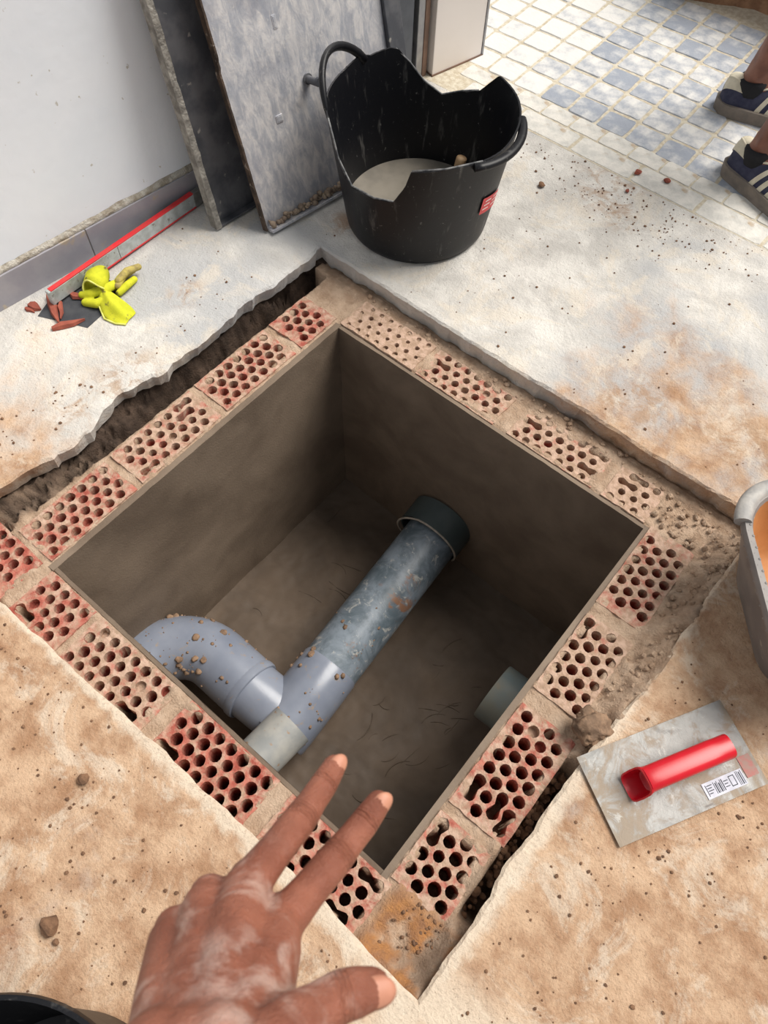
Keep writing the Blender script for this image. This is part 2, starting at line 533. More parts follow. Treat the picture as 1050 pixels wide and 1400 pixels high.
for (c_, d_, wd) in (((0.915, -0.0748, 0.9592), (-0.02, 0.90, -0.43), .0075), ((0.8857, -0.0734, 0.9585), (-0.10, 0.88, -0.47), .0075), ((0.9145, -0.0503, 0.953), (-0.03, 0.97, -0.2), .004),
                     ((0.8816, -0.0504, 0.9471), (-0.14, 0.88, -0.44), .004), ((0.9587, -0.1185, 1.0337), (0.60, 0.77, -0.28), .006)):
    sb = n.t.nodes.new('ShaderNodeVectorMath')
    sb.operation = 'SUBTRACT'
    n.link(n.co, sb.inputs[0])
    sb.inputs[1].default_value = c_
    dt = n.t.nodes.new('ShaderNodeVectorMath')
    dt.operation = 'DOT_PRODUCT'
    n.link(sb.outputs[0], dt.inputs[0])
    dt.inputs[1].default_value = d_
    ln = n.t.nodes.new('ShaderNodeVectorMath')
    ln.operation = 'LENGTH'
    n.link(sb.outputs[0], ln.inputs[0])
    tt = dt.outputs['Value']
    msk = n.math('MULTIPLY', n.ramp(n.math('ABSOLUTE', tt), wd, wd * 0.2), n.ramp(ln.outputs['Value'], 0.016, 0.012))
    wv = n.math('SINE', n.math('ADD', n.math('MULTIPLY', tt, 2600.0), n.math('MULTIPLY', n.noise(220, 3), 9.0)))
    hgt = n.math('ADD', hgt, n.math('MULTIPLY', n.math('MULTIPLY', msk, wv), 0.35))
MAT_SKIN = n.out(sk, 0.5, 0, n.bump(hgt, 0.8, 0.0024), 0.4)
MAT_SKIN.node_tree.nodes['Principled BSDF'].inputs['Subsurface Weight'].default_value = 0.12
MAT_SKIN.node_tree.nodes['Principled BSDF'].inputs['Subsurface Radius'].default_value = (0.01, 0.004, 0.002)
MAT_NAIL = simple('fingernail', (196, 138, 112), (184, 126, 102), 80, 0.55, 0, 0)
MAT_LEGSKIN = simple('dark_brown_skin', (118, 76, 62), (140, 94, 76), 18, 0.5, 0, 0.2, 160, 0.002)
MAT_NAVY = simple('navy_suede', (52, 54, 76), (64, 66, 86), 60, 0.9, 0, 0.3, 400, 0.001)
MAT_CREAM = simple('cream_leather', (222, 214, 192), (208, 200, 178), 40, 0.6)
MAT_SOLE = simple('greyish_gum_sole', (132, 122, 112), (116, 108, 100), 30, 0.8)
MAT_SOCK = simple('black_sock', (30, 30, 34), None, rough=0.9, bump=0.3, bscale=500)
MAT_GOLD = simple('gold_print', (190, 170, 120), None, rough=0.5, bump=0)
MAT_SHORTS = simple('dark_shorts', (44, 48, 58), (56, 60, 70), 30, 0.9)

# ------------------------------------------------------------------ the slab (floor with the square opening)
OUTER = [(-0.80, -1.60), (3.0, -1.60), (3.0, 1.846), (-0.80, 1.846)]
hole = []
left_pts = [(-0.192, 1.055), (-0.187, 0.935), (-0.200, 0.798), (-0.192, 0.649), (-0.193, 0.47), (-0.219, 0.369),
            (-0.183, 0.209), (-0.217, 0.038), (-0.23, -0.108)]
near_pts = [(-0.23, -0.126), (0.007, -0.125), (0.23, -0.119), (0.432, -0.113), (0.71, -0.107), (0.879, -0.105), (0.998, -0.112), (1.074, -0.112)]
right_pts = [(1.074, -0.112), (1.076, 0.019), (1.068, 0.157), (1.079, 0.426), (1.096, 0.615), (1.098, 0.872), (1.10, 1.057)]
far_pts = [(1.10, 1.057), (0.847, 1.05), (0.647, 1.055), (0.44, 1.049), (0.212, 1.05), (-0.192, 1.055)]


def dense(pts, amp, seed, step=0.012):
    out = []
    for a, b in zip(pts[:-1], pts[1:]):
        a, b = Vector(a), Vector(b)
        k = max(1, int((b - a).length / step))
        for i in range(k):
            p = a.lerp(b, i / k)
            nn = Vector((b - a).normalized())
            q = Vector((-nn.y, nn.x)) * (fbm(p.x, p.y, seed, 18, 4) * amp)
            out.append(p + q)
    return out


hole = dense(left_pts, 0.012, 1.0) + dense(near_pts, 0.004, 2.0) + dense(right_pts, 0.005, 3.0) + dense(far_pts, 0.003, 4.0)


def slab():
    nh = len(hole)
    # three rings on the broken edge: top (chamfered back), lip, underside
    def nrm(i):
        t = (hole[(i + 1) % nh] - hole[i - 1]).normalized()
        return Vector((-t.y, t.x))
    cx = Vector((0.45, 0.47))
    top = []
    for i, p in enumerate(hole):
        q = nrm(i)
        if q.dot(p - cx) < 0:
            q = -q
        top.append(p + q * (0.006 + 0.004 * fbm(p.x, p.y, 9, 30)))
    pts2 = [Vector(p) for p in OUTER] + top
    edges = [(i, (i + 1) % 4) for i in range(4)] + [(4 + i, 4 + (i + 1) % nh) for i in range(nh)]
    res = delaunay_2d_cdt(pts2, edges, [list(range(4)), list(range(4, 4 + nh))], 0, 1e-6)
    vs = [(v.x, v.y, 0.0) for v in res[0]]
    fs = [tuple(f) for f, of in zip(res[2], res[5]) if 1 not in of]
    k = len(vs)
    bmv = list(vs)
    ring = {}
    for j, src in enumerate(res[3]):
        for s in src:
            if s >= 4:
                ring[s - 4] = j
    lip0 = len(bmv)
    for i, p in enumerate(hole):
        bmv.append((p.x, p.y, -0.005 + 0.003 * fbm(p.x, p.y, 5, 40)))
    bot0 = len(bmv)
    for i, p in enumerate(hole):
        q = nrm(i)
        if q.dot(p - cx) < 0:
            q = -q
        left = p.x < -0.17
        dz = -0.046 if left else -0.060
        w = p + q * (0.010 + 0.010 * fbm(p.x, p.y, 6, 25))
        bmv.append((w.x, w.y, dz + 0.008 * fbm(p.x, p.y, 7, 20)))
    for i in range(nh):
        j = (i + 1) % nh
        if i in ring and j in ring:
            fs.append((ring[i], ring[j], lip0 + j, lip0 + i))
        fs.append((lip0 + i, lip0 + j, bot0 + j, bot0 + i))
    # outer sides and underside
    o0 = len(bmv)
    for p in OUTER:
        bmv.append((p[0], p[1], -0.06))
    oi = {}
    for j, src in enumerate(res[3]):
        for s in src:
            if s < 4:
                oi[s] = j
    for i in range(4):
        j = (i + 1) % 4
        fs.append((oi[i], oi[j], o0 + j, o0 + i))
    o = mesh('floor', bmv, fs, MAT_SLAB)
    return tag(o, 'pale concrete slab with tan dried mud around the square opening', kind='structure')


FLOOR = slab()

# ------------------------------------------------------------------ white wall on the left, baseboard, door jamb, cladding
WD = Vector((0.103164, 0.99466436, 0))
WN = Vector((0.99466436, -0.103164, 0))
WO = Vector((-0.648, 0.353, 0))
WM = Matrix(((WD.x, WN.x, 0, WO.x), (WD.y, WN.y, 0, WO.y), (0, 0, 1, 0), (0, 0, 0, 1)))   # local: x along wall, y out of wall
tag(MB().box(-2.0, 1.385, -0.16, -0.006, 0, 2.7, WM).build('wall_left', MAT_WALL), 'white painted wall at the left', kind='structure')
bb = bpy.data.objects.new('baseboard_left', None)
COL.objects.link(bb)
tag(bb, 'grey tile baseboard along the white wall', kind='structure')
g_ = MB().box(-2.0, 1.385, -0.006, 0.002, 0, 0.088, WM).build('grout', MAT_GROUT, bb)
x = 0.28 - 0.45 * 5
while x < 1.36:
    MB().bbox(x + 0.0015, min(x + 0.4485, 1.383), -0.004, 0.006, 0.0, 0.09, 0.0015, WM).build('tile', MAT_BASETILE, bb)
    x += 0.45
# ragged plaster band over the tiles
vs, fs = [], []
K = 560
for i in range(K + 1):
    xx_ = -2.0 + 3.385 * i / K
    t = 0.106 + 0.004 * fbm(xx_, 0, 1, 14)
    yo = 0.000 + 0.0015 * fbm(xx_, 3, 2, 40)
    for (yy, zz) in ((-0.006, 0.088), (yo + 0.002, 0.0885), (yo, 0.098 + 0.002 * fbm(xx_, 0, 5, 60)), (-0.0055, t)):
        vs.append(WM @ Vector((xx_, yy, zz)))
for i in range(K):
    for k in range(3):
        a = i * 4 + k
        fs.append((a, a + 4, a + 5, a + 1))
tag(mesh('trim_1', vs, fs, MAT_ROUGHPLASTER, None, True), 'ragged plaster band between baseboard and white wall', kind='structure')
# door jamb: vertical profiles at the wall's end
jamb = bpy.data.objects.new('door_1', None)
COL.objects.link(jamb)
tag(jamb, 'dark metal door jamb at the end of the white wall', kind='structure')
MB().bbox(1.387, 1.455, -0.16, 0.012, 0, 2.2, 0.003, WM).build('jamb_profile', MAT_DARKFRAME, jamb)
MB().box(1.455, 1.472, -0.16, -0.004, 0, 2.2, WM).build('groove_strip', MAT_BLACKGAP, jamb)  # black strip set back in the groove between the jamb profiles
MB().bbox(1.472, 1.500, -0.16, 0.016, 0, 2.2, 0.003, WM).build('aluminium_profile', MAT_ALU, jamb)
MB().bbox(1.500, 1.520, -0.16, 0.018, 0, 2.2, 0.003, WM).build('cover_strip', MAT_BROWNTRIM, jamb)
# white glazed cladding outside the door
A = Vector((-0.455, 1.868, 0))
B = Vector((-0.405, 2.079, 0))
ad = (B - A).normalized()
an = Vector((ad.y, -ad.x, 0))
CM = Matrix(((ad.x, an.x, 0, A.x), (ad.y, an.y, 0, A.y), (0, 0, 1, 0), (0, 0, 0, 1)))
wc = bpy.data.objects.new('wall_outside', None)
COL.objects.link(wc)
tag(wc, 'white glazed wall cladding panel beside the door', kind='structure')
MB().bbox(0.002, 0.208, -0.20, 0.0, 0.004, 2.6, 0.002, CM).build('cladding_panel', MAT_WHITETILE, wc)
MB().bbox(0.209, 0.217, -0.20, 0.002, 0.0, 2.6, 0.001, CM).build('corner_trim', MAT_ALU, wc)
MB().box(0.0, 0.215, -0.20, 0.003, 0.0, 0.005, CM).build('base_strip', MAT_BROWNTRIM, wc)

# ------------------------------------------------------------------ paved yard
yard = bpy.data.objects.new('floor_outdoor', None)
COL.objects.link(yard)
tag(yard, 'paved yard of small dusty blue-grey setts beyond the slab', kind='structure')
MB().box(-1.6, 3.0, 1.846, 5.0, -0.06, 0.0004).build('bedding', MAT_JOINT, yard)


def paver_mesh(w, l, seed):
    r_ = random.Random(seed)
    b = 0.004
    vs = []
    out = [(-w / 2, -l / 2), (w / 2, -l / 2), (w / 2, l / 2), (-w / 2, l / 2)]
    ring = []
    for i in range(4):
        a, c = Vector(out[i]), Vector(out[(i + 1) % 4])
        for t in (0.06, 0.35, 0.65, 0.94):
            p = a.lerp(c, t) + Vector((r_.uniform(-1, 1), r_.uniform(-1, 1))) * 0.0016
            ring.append(p)
    m_ = len(ring)
    for z, s in ((-0.02, 1.0), (-0.004, 1.0), (0.0, 0.94)):
        for p in ring:
            vs.append((p.x * s, p.y * s, z + (r_.uniform(-.0006, .0006) if z == 0 else 0)))
    fs = []
    for k in (0, 1):
        for i in range(m_):
            j = (i + 1) % m_
            fs.append((k * m_ + i, k * m_ + j, (k + 1) * m_ + j, (k + 1) * m_ + i))
    fs.append(tuple(2 * m_ + i for i in range(m_)))
    return vs, fs


pm = [mesh('paver_shape', *paver_mesh(0.097, 0.097, s)) for s in range(5)]
pmes = [o.data for o in pm]
for o in pm:
    bpy.data.objects.remove(o)
for me in pmes:
    me.materials.append(MAT_PAVER)
rot = R(1.6)
cr, sr = math.cos(rot), math.sin(rot)
for i in range(-6, 11):
    for j in range(0, 13):
        u_, v_ = 0.1045 * (i + 0.5), 0.1045 * (j + 0.5)
        px, py = -0.135 + u_ * cr - v_ * sr * 1.2, 2.008 + u_ * -0.02 + v_ * cr
        if px < -0.44 and py < 2.13:
            continue
        if px < -0.68 or (py > 2.80 and px > -0.1):
            continue
        o = bpy.data.objects.new('paver', rng.choice(pmes))
        COL.objects.link(o)
        o.parent = yard
        o.location = (px, py, 0.0026 + rng.uniform(-0.0012, 0.0012))
        o.rotation_euler = (rng.uniform(-.008, .008), rng.uniform(-.008, .008), rot + rng.choice((0, math.pi / 2, math.pi)) + rng.uniform(-.012, .012))
# two border courses, half buried in spilled cement
for (y0, y1, w) in ((1.850, 1.932, 0.21), (1.938, 2.004, 0.105)):
    vs_, fs_ = paver_mesh(w - 0.002, y1 - y0 + 0.002, 40 + int(w * 100))
    src = mesh('border_shape', vs_, fs_, MAT_PAVER_DUST)
    me = src.data
    bpy.data.objects.remove(src)
    x = -0.40 + (0.06 if w > 0.15 else 0)
    while x < 1.25:
        o = bpy.data.objects.new('border_paver', me)
        COL.objects.link(o)
        o.parent = yard
        o.location = (x + w / 2, (y0 + y1) / 2 - 0.012 * (x - 0.3) * 0.4, 0.0022 + rng.uniform(-0.0006, 0.0006))
        o.rotation_euler = (0, 0, rng.uniform(-.006, .006) - 0.005)
        x += w
# brown rough wall foot in the far corner
vs, fs = [], []
for i in range(61):
    for k in range(9):
        x_ = -0.09 + 2.4 * i / 60
        z_ = -0.02 + 0.42 * k / 8
        yb = 2.83 + 0.12 * min(1, i / 6) + 0.02 * fbm(x_, z_, 2, 9)
        vs.append((x_ + 0.01 * fbm(x_, z_, 8, 9), yb, z_))
for i in range(60):
    for k in range(8):
        a = i * 9 + k
        fs.append((a, a + 9, a + 10, a + 1))
nb = len(vs)
vs += [(-0.09, 3.2, -0.02), (2.31, 3.2, -0.02), (2.31, 3.2, 0.40), (-0.09, 3.2, 0.40)]
fs += [(nb, nb + 3, nb + 2, nb + 1), tuple([i * 9 + 8 for i in range(61)] + [nb + 2, nb + 3]), tuple(range(0, 9)) + (nb + 3, nb), tuple(60 * 9 + k for k in range(8, -1, -1)) + (nb + 1, nb + 2)]
tag(mesh('wall_back', vs, fs, MAT_EARTHWALL), 'low rough brown wall behind the paved yard', kind='structure')

# ------------------------------------------------------------------ the brick chamber
ZB = -0.05
PW, PD, PZ = 0.912, 0.904, -0.80
CH = thing('inspection_chamber', 'square brick inspection chamber with cement-rendered inside, sunk into the slab', 'manhole', (0.456, 0.452, -0.86))
# bricks: (x0, x1, y0, y1, along axis, smear, hole scale, share of holes filled)
BR = [
    (-0.142, -0.024, 0.790, 0.925, 'y', 0.22, 1.0, 0.04),
    (-0.143, -0.025, 0.527, 0.768, 'y', 0.28, 1.03, 0.03),
    (-0.138, -0.022, 0.258, 0.508, 'y', 0.35, 0.95, 0.08),
    (-0.134, -0.020, 0.000, 0.240, 'y', 0.25, 0.97, 0.04),
    (-0.200, -0.030, -0.125, -0.012, 'x', 0.15, 0.95, 0.08),
    (0.000, 0.146, -0.128, -0.012, 'x', 0.22, 0.95, 0.10),
    (0.158, 0.398, -0.128, -0.012, 'x', 0.35, 0.98, 0.10),
    (0.430, 0.668, -0.126, -0.010, 'x', 0.17, 1.04, 0.02),
    (0.700, 0.938, -0.124, -0.010, 'x', 0.25, 0.98, 0.10),
    (0.927, 1.045, 0.000, 0.146, 'y', 0.30, 1.02, 0.05),
    (0.928, 1.054, 0.166, 0.408, 'y', 0.26, 1.04, 0.02),
    (0.926, 1.036, 0.446, 0.652, 'y', 0.42, 0.98, 0.06),
    (0.924, 1.034, 0.686, 0.922, 'y', 0.32, 0.98, 0.04),
    (-0.005, 0.235, 0.917, 1.020, 'x', 0.85, 0.62, 0.35),
    (0.246, 0.486, 0.917, 1.020, 'x', 0.35, 0.86, 0.14),
    (0.526, 0.764, 0.917, 1.020, 'x', 0.42, 0.88, 0.12),
    (0.790, 0.906, 0.917, 1.020, 'x', 0.50, 0.80, 0.25),
]


def make_brick(spec, seed):
    x0, x1, y0, y1, ax, smear, hs, filled = spec
    r_ = random.Random(seed)
    L, W = (x1 - x0, y1 - y0) if ax == 'x' else (y1 - y0, x1 - x0)
    depth = 0.092
    # outline with small chips
    outl = []
    for (ax_, ay_, bx_, by_) in ((0, 0, L, 0), (L, 0, L, W), (L, W, 0, W), (0, W, 0, 0)):
        a, b = Vector((ax_, ay_)), Vector((bx_, by_))
        k = max(3, int((b - a).length / 0.012))
        for i in range(k):
            p = a.lerp(b, i / k)
            inward = (Vector((L / 2, W / 2)) - p).normalized()
            outl.append(p + inward * max(0, r_.gauss(0.0003, 0.0011)))
    px, py = 0.0312, 0.0262
    rows = 4
    cells = {}
    y_off = (W - (rows - 1) * py) / 2
    ncol = int((L - 0.018) / px)
    x_off = (L - (ncol - 0.5) * px) / 2
    for j in range(rows):
        for i in range(ncol):
            cells[(i, j)] = Vector((x_off + px * (i + (0.5 if j % 2 else 0.0)), y_off + py * j))
    keys = [k for k in cells if 0.011 < cells[k].x < L - 0.011]
    used = set()
    polys = []
    rad = 0.0127 * hs
    for k in keys:
        if k in used:
            continue
        c = cells[k]
        used.add(k)
        nb = (k[0] + 1, k[1])
        seg = 12
        if k[0] in (0, ncol - 2) and r_.random() < 0.13 and nb in keys and nb not in used:
            used.add(nb)
            e = cells[nb]
            d = (e - c).normalized()
            s = Vector((-d.y, d.x))
            poly = []
            for t in range(7):
                an_ = math.pi / 2 + math.pi * t / 6
                poly.append(c + (d * math.cos(an_) + s * math.sin(an_)) * rad * r_.uniform(.86, 1.02))
            mid_ = (c + e) / 2
            poly.append(mid_ - s * rad * r_.uniform(.45, .7))
            for t in range(7):
                an_ = -math.pi / 2 + math.pi * t / 6
                poly.append(e + (d * math.cos(an_) + s * math.sin(an_)) * rad * r_.uniform(.86, 1.02))
            poly.append(mid_ + s * rad * r_.uniform(.45, .7))
            polys.append((poly, depth))
            continue
        jit = 0.04 + smear * 0.11
        poly = []
        ph = r_.random() * 6.28
        kk = r_.uniform(.92, 1.04) * (1 - smear * r_.random() * 0.3)
        for t in range(seg):
            an_ = 2 * math.pi * t / seg + 0.001
            bite = 1 - jit * abs(noise.noise(Vector((math.cos(an_) * 1.3, math.sin(an_) * 1.3, seed * 3.1 + k[0] * 1.7 + k[1] * 5.3)))) * 2
            poly.append(c + Vector((math.cos(an_), math.sin(an_))) * rad * kk * max(.5, bite))
        if r_.random() < filled * 0.6:
            polys.append((poly, r_.uniform(0.010, 0.03)))
        else:
            polys.append((poly, depth))
    pts = list(outl)
    faces = [list(range(len(outl)))]
    for poly, dp in polys:
        b = len(pts)
        pts += poly
        faces.append(list(range(b, b + len(poly))))
    res = delaunay_2d_cdt(pts, [], faces, 0, 1e-7)
    vs = [(v.x, v.y, 0.0) for v in res[0]]
    idx = {}
    for j, src in enumerate(res[3]):
        for s in src:
            idx[s] = j
    fs = []
    for j in range(len(vs)):
        x_, y_, z_ = vs[j]
        vs[j] = (x_, y_, -abs(r_.gauss(0, 0.0011)))
    for f, of in zip(res[2], res[5]):
        if len(of) == 1 and of[0] == 0:
            fs.append(tuple(f))
    att = [smear + r_.uniform(-.12, .12) for _ in vs]
    H = 0.095
    no = len(outl)
    b0 = len(vs)
    for p in outl:
        vs.append((p.x, p.y, -H))
        att.append(smear * .4)
    for i in range(no):
        j = (i + 1) % no
        fs.append((idx[i], idx[j], b0 + j, b0 + i))
    fs.append(tuple(b0 + i for i in range(no)))
    off = no
    for poly, dp in polys:
        m_ = len(poly)
        b1 = len(vs)
        for p in poly:
            vs.append((p.x, p.y, -dp))
            att.append(-0.4 if dp > .02 else 1.0)
        for i in range(m_):
            j = (i + 1) % m_
            fs.append((idx[off + i], idx[off + j], b1 + j, b1 + i))
        fs.append(tuple(b1 + i for i in range(m_)))
        off += m_
    me = bpy.data.meshes.new('brick')
    me.from_pydata(vs, [], fs)
    fattr(me, 'smear', att)
    bm = bmesh.new()
    bm.from_mesh(me)
    bmesh.ops.recalc_face_normals(bm, faces=bm.faces)
    bm.to_mesh(me)
    bm.free()
    o = link('brick', me, MAT_BRICK)
    zt = ZB + r_.uniform(-0.002, 0.002)
    tilt = r_.uniform(-0.008, 0.008)
    if ax == 'x':
        o.matrix_basis = Matrix.Translation((x0, y0, zt)) @ Matrix.Rotation(tilt, 4, 'Z')
    else:
        o.matrix_basis = Matrix.Translation((x1, y0, zt)) @ Matrix.Rotation(math.pi / 2 + tilt, 4, 'Z')
    o.parent = CH
    o.matrix_parent_inverse = world_of(CH).inverted()
    return o


for i, s in enumerate(BR):
    make_brick(s, 11 + i)


def brick_sd(x, y):
    """signed distance to the nearest brick outline (negative inside)"""
    best = 9.0
    for (x0, x1, y0, y1, *_r) in BR:
        dx = max(x0 - x, x - x1)
        dy = max(y0 - y, y - y1)
        dd = max(dx, dy) if dx < 0 or dy < 0 else math.hypot(dx, dy)
        if dd < best:
            best = dd
            who = _r
    return best, who


def bed():
    st = 0.0055
    X0, X1, Y0, Y1 = -0.305, 1.165, -0.20, 1.125
    nx, ny = int((X1 - X0) / st), int((Y1 - Y0) / st)
    vs, soil, ochre, vid, fs = [], [], [], {}, []
    for j in range(ny + 1):
        for i in range(nx + 1):
            x, y = X0 + i * st, Y0 + j * st
            if -0.012 < x < PW + 0.007 and -0.005 < y < PD + 0.007:
                continue
            f1 = fbm(x, y, 0.3, 22, 5)
            f2 = fbm(x, y, 4.3, 60, 4)
            sd, who = brick_sd(x, y)
            z = ZB - 0.004 + 0.004 * f1 + 0.003 * f2
            so = 0.0
            oc = 0.0
            if sd < 0:
                lim = 0.010 + 0.012 * f1 + 0.012 * who[1]
                if -sd < lim:
                    z = ZB - 0.003 + 0.005 * (f1 + 0.2) + 0.003 * f2
                    z -= sm(0.0, lim, -sd) * 0.004
                else:
                    z = -0.14
            # left trench of dark soil
            if x < -0.145:
                t = sm(-0.145, -0.165, x)
                deep = 0.045 + 0.13 * sm(0.12, 0.55, y) + 0.03 * sm(0.6, 0.85, y)
                cl = noise.noise(Vector((x * 28, y * 22, 2.0)))
                cl2 = abs(noise.noise(Vector((x * 60, y * 60, 3.0))))
                bot = ZB - deep + 0.05 * cl + 0.035 * (0.5 - cl2) * 2 + 0.014 * f2 + 0.012 * f1
                rise = sm(-0.168, -0.235, x + 0.030 * cl + 0.02 * f1)
                zz = bot * (1 - rise) + (-0.062 + 0.016 * cl + 0.020 * (0.5 - cl2) + 0.010 * f2) * rise
                if y > 1.045:
                    zz = max(zz, -0.055)
                z = z * (1 - t) + zz * t
                so = t * (1.0 - 0.45 * sm(0.35, -0.05, y) * (0.6 + f1))
            # far strip: mortar shelf against the slab face
            if y > 1.018 and x > -0.19:
                t = sm(1.018, 1.06, y)
                z = ZB + 0.004 * f1 + 0.003 * f2 - 0.004 * t
                so = 0.35 * sm(0.0, 0.5, f1)
            if y > 1.055 or y < -0.135:
                z = min(z, -0.068)
            # right strip
            if x > 1.036 and y < 1.0:
                gap = sm(0.02, 0.06, y) * sm(0.39, 0.33, y)
                t = sm(1.050, 1.062, x)
                slope = -0.048 + 0.038 * sm(1.035, 1.098, x) * sm(0.36, 0.5, y) + 0.014 * f1 + 0.008 * f2
                zz = slope * (1 - gap * t) + (-0.16 + 0.03 * f1 + 0.012 * f2) * gap * t
                if x > 1.085 and y < 0.42:
                    zz = min(zz, -0.065)
                if x > 1.106:
                    zz = min(zz, -0.065)
                z = zz if sd > 0 or x > 1.054 else z
                so = max(so, gap * t, 0.2 * sm(0.2, 0.6, f1))
            # near corner, ochre sand
            if x > 0.93 and y < 0.03:
                k = sm(0.93, 0.96, x) * sm(0.035, -0.02, y)
                z = z * (1 - k) + k * (-0.047 + 0.007 * f1 + 0.004 * f2 + 0.02 * sm(1.04, 1.07, x) + 0.018 * sm(-0.08, -0.11, y))
                oc = k * sm(-0.25, 0.3, f1 + 0.5 * sm(1.06, 0.97, x)) * 0.9
                so = max(so, 0.45 * k * sm(0.99, 1.05, x))
            if y < -0.125:
                z = min(z, -0.068)
            # plaster rim stays flush
            if -0.019 < x < PW + 0.0135 and -0.0095 < y < PD + 0.0125 and sd > 0:
                z = min(z, ZB - 0.010)
            vid[(i, j)] = len(vs)
            vs.append((x, y, z))
            soil.append(so)
            ochre.append(oc)
    for j in range(ny):
        for i in range(nx):
            q = [(i, j), (i + 1, j), (i + 1, j + 1), (i, j + 1)]
            if all(k in vid for k in q):
                fs.append(tuple(vid[k] for k in q))
    me = bpy.data.meshes.new('mortar_bed')
    me.from_pydata(vs, [], fs)
    fattr(me, 'soil', soil)
    fattr(me, 'ochre', ochre)
    o = link('mortar_bed', me, MAT_MORTAR, CH, True)
    return o


bed()


# rendered walls: thick slabs with slightly wavy inner faces
def pit_wall(name, p0, p1, inward, thick):
    p0, p1, inward = Vector(p0), Vector(p1), Vector(inward)
    d = p1 - p0
    vs, fs = [], []
    a, b = 44, 36
    for i in range(a + 1):
        for k in range(b + 1):
            t = i / a
            z = PZ - 0.03 + (ZB - 0.002 - PZ + 0.03) * k / b
            p = p0 + d * t
            w = 0.0035 * fbm(p.x + p.y * 1.3, z, 3.0, 5, 3) * (1 - sm(0.93, 1.0, k / b))
            vs.append((p.x + inward.x * w, p.y + inward.y * w, z + (0.002 * fbm(p.x, p.y, 1, 25) if k == b else 0)))
    for i in range(a):
        for k in range(b):
            q = i * (b + 1) + k
            fs.append((q, q + b + 1, q + b + 2, q + 1))
    n0 = len(vs)
    for p, z in ((p0, PZ - .03), (p1, PZ - .03), (p1, ZB - .005), (p0, ZB - .005)):
        w = p - inward * thick
        vs.append((w.x, w.y, z))
    fs.append((n0, n0 + 1, n0 + 2, n0 + 3))
    fs.append(tuple(i * (b + 1) + b for i in range(a + 1)) + (n0 + 2, n0 + 3))
    fs.append(tuple(i * (b + 1) for i in range(a, -1, -1)) + (n0, n0 + 1))
    fs.append(tuple(range(b + 1)) + (n0 + 3, n0))
    fs.append(tuple(a * (b + 1) + k for k in range(b, -1, -1)) + (n0 + 1, n0 + 2))
    return mesh(name, vs, fs, MAT_RENDER, CH, True, angle=40)


T_ = 0.0185
pit_wall('rendered_wall', (0, -0.011, 0), (0, PD + 0.011, 0), (1, 0, 0), T_)
pit_wall('rendered_wall', (PW, PD + 0.011, 0), (PW, -0.011, 0), (-1, 0, 0), 0.013)
pit_wall('rendered_wall', (0, PD, 0), (PW, PD, 0), (0, -1, 0), 0.012)
pit_wall('rendered_wall', (PW, 0, 0), (0, 0, 0), (0, 1, 0), 0.009)
# masonry behind the render, below the top course
for (x0, x1, y0, y1) in ((-0.135, -0.0186, -0.12, 1.02), (PW + 0.0132, 1.035, -0.12, 1.02), (-0.0185, PW + 0.013, PD + 0.0122, 1.02), (-0.0185, PW + 0.013, -0.12, -0.0092)):
    MB().box(x0, x1, y0, y1, PZ - 0.06, -0.150).build('masonry', MAT_BRICK, CH)
# wet trowelled floor
vs, fs = [], []
K = 110
for i in range(K + 1):
    for j in range(K + 1):
        x, y = -0.004 + (PW + .008) * i / K, -0.004 + (PD + .008) * j / K
        e = min(x, PW - x, y, PD - y)
        ridge = 1 - abs(noise.noise(Vector((x * 7 + 0.8 * math.sin(y * 9), y * 11, 4.0))))
        z = PZ + 0.006 * fbm(x, y, 2, 4, 3) + 0.0022 * max(0, ridge - 0.93) * 12 + 0.002 * fbm(x, y, 7, 40, 3) + 0.003 * sm(0.03, 0.0, e)
        vs.append((x, y, z))
for i in range(K):
    for j in range(K):
        a = i * (K + 1) + j
        fs.append((a, a + K + 1, a + K + 2, a + 1))
mesh('wet_floor', vs, fs, MAT_WET, CH, True)

sk_ = MB()
for k in range(34):
    x, y = rng.uniform(0.35, 0.85), rng.uniform(0.08, 0.62)
    if k > 26:
        x, y = rng.uniform(0.05, 0.3), rng.uniform(0.35, 0.8)
    if abs(x - 0.44) < 0.13:
        x += 0.22
    a0 = R(rng.uniform(-40, 60) + 40)
    bend = rng.uniform(-1.6, 1.6)
    L_ = rng.uniform(0.03, 0.10)
    pts = []
    for i in range(9):
        t = i / 8
        a = a0 + bend * (t - 0.5)
        x += math.cos(a) * L_ / 8
        y += math.sin(a) * L_ / 8
        pts.append((min(x, 0.89), min(y, 0.88), PZ + 0.006 * fbm(x, y, 2, 4, 3) + 0.0012))
    w = rng.uniform(0.0008, 0.0018)
    sk_.tube(pts, [w * math.sin(math.pi * (0.08 + 0.84 * i / 8)) for i in range(9)], 6)
tag(sk_.build('trowel_marks', MAT_WET, CH, True), kind='stuff')
cb = MB()
for k in range(420):
    zone = rng.random()
    if zone < 0.55:
        x, y = rng.uniform(1.040, 1.105), rng.uniform(0.36, 1.02)
        z = -0.048 + 0.038 * sm(1.035, 1.098, x) * sm(0.36, 0.5, y)
    elif zone < 0.75:
        x, y = rng.uniform(0.90, 1.05), rng.uniform(0.93, 1.04)
        z = -0.049
    else:
        x, y = rng.uniform(-0.02, 0.9), rng.uniform(1.022, 1.048)
        z = -0.050
    sd, _w = brick_sd(x, y)
    if sd < 0:
        continue
    r_ = rng.choice((0.0015, 0.002, 0.003, 0.0045, 0.007)) * rng.uniform(.8, 1.2)
    b_ = bmesh.new()
    bmesh.ops.create_icosphere(b_, subdivisions=1, radius=r_)
    b_.verts.index_update()
    cb.add([Vector((x, y, z)) + v.co * rng.uniform(.7, 1.25) for v in b_.verts], [tuple(v.index for v in f.verts) for f in b_.faces])
    b_.free()
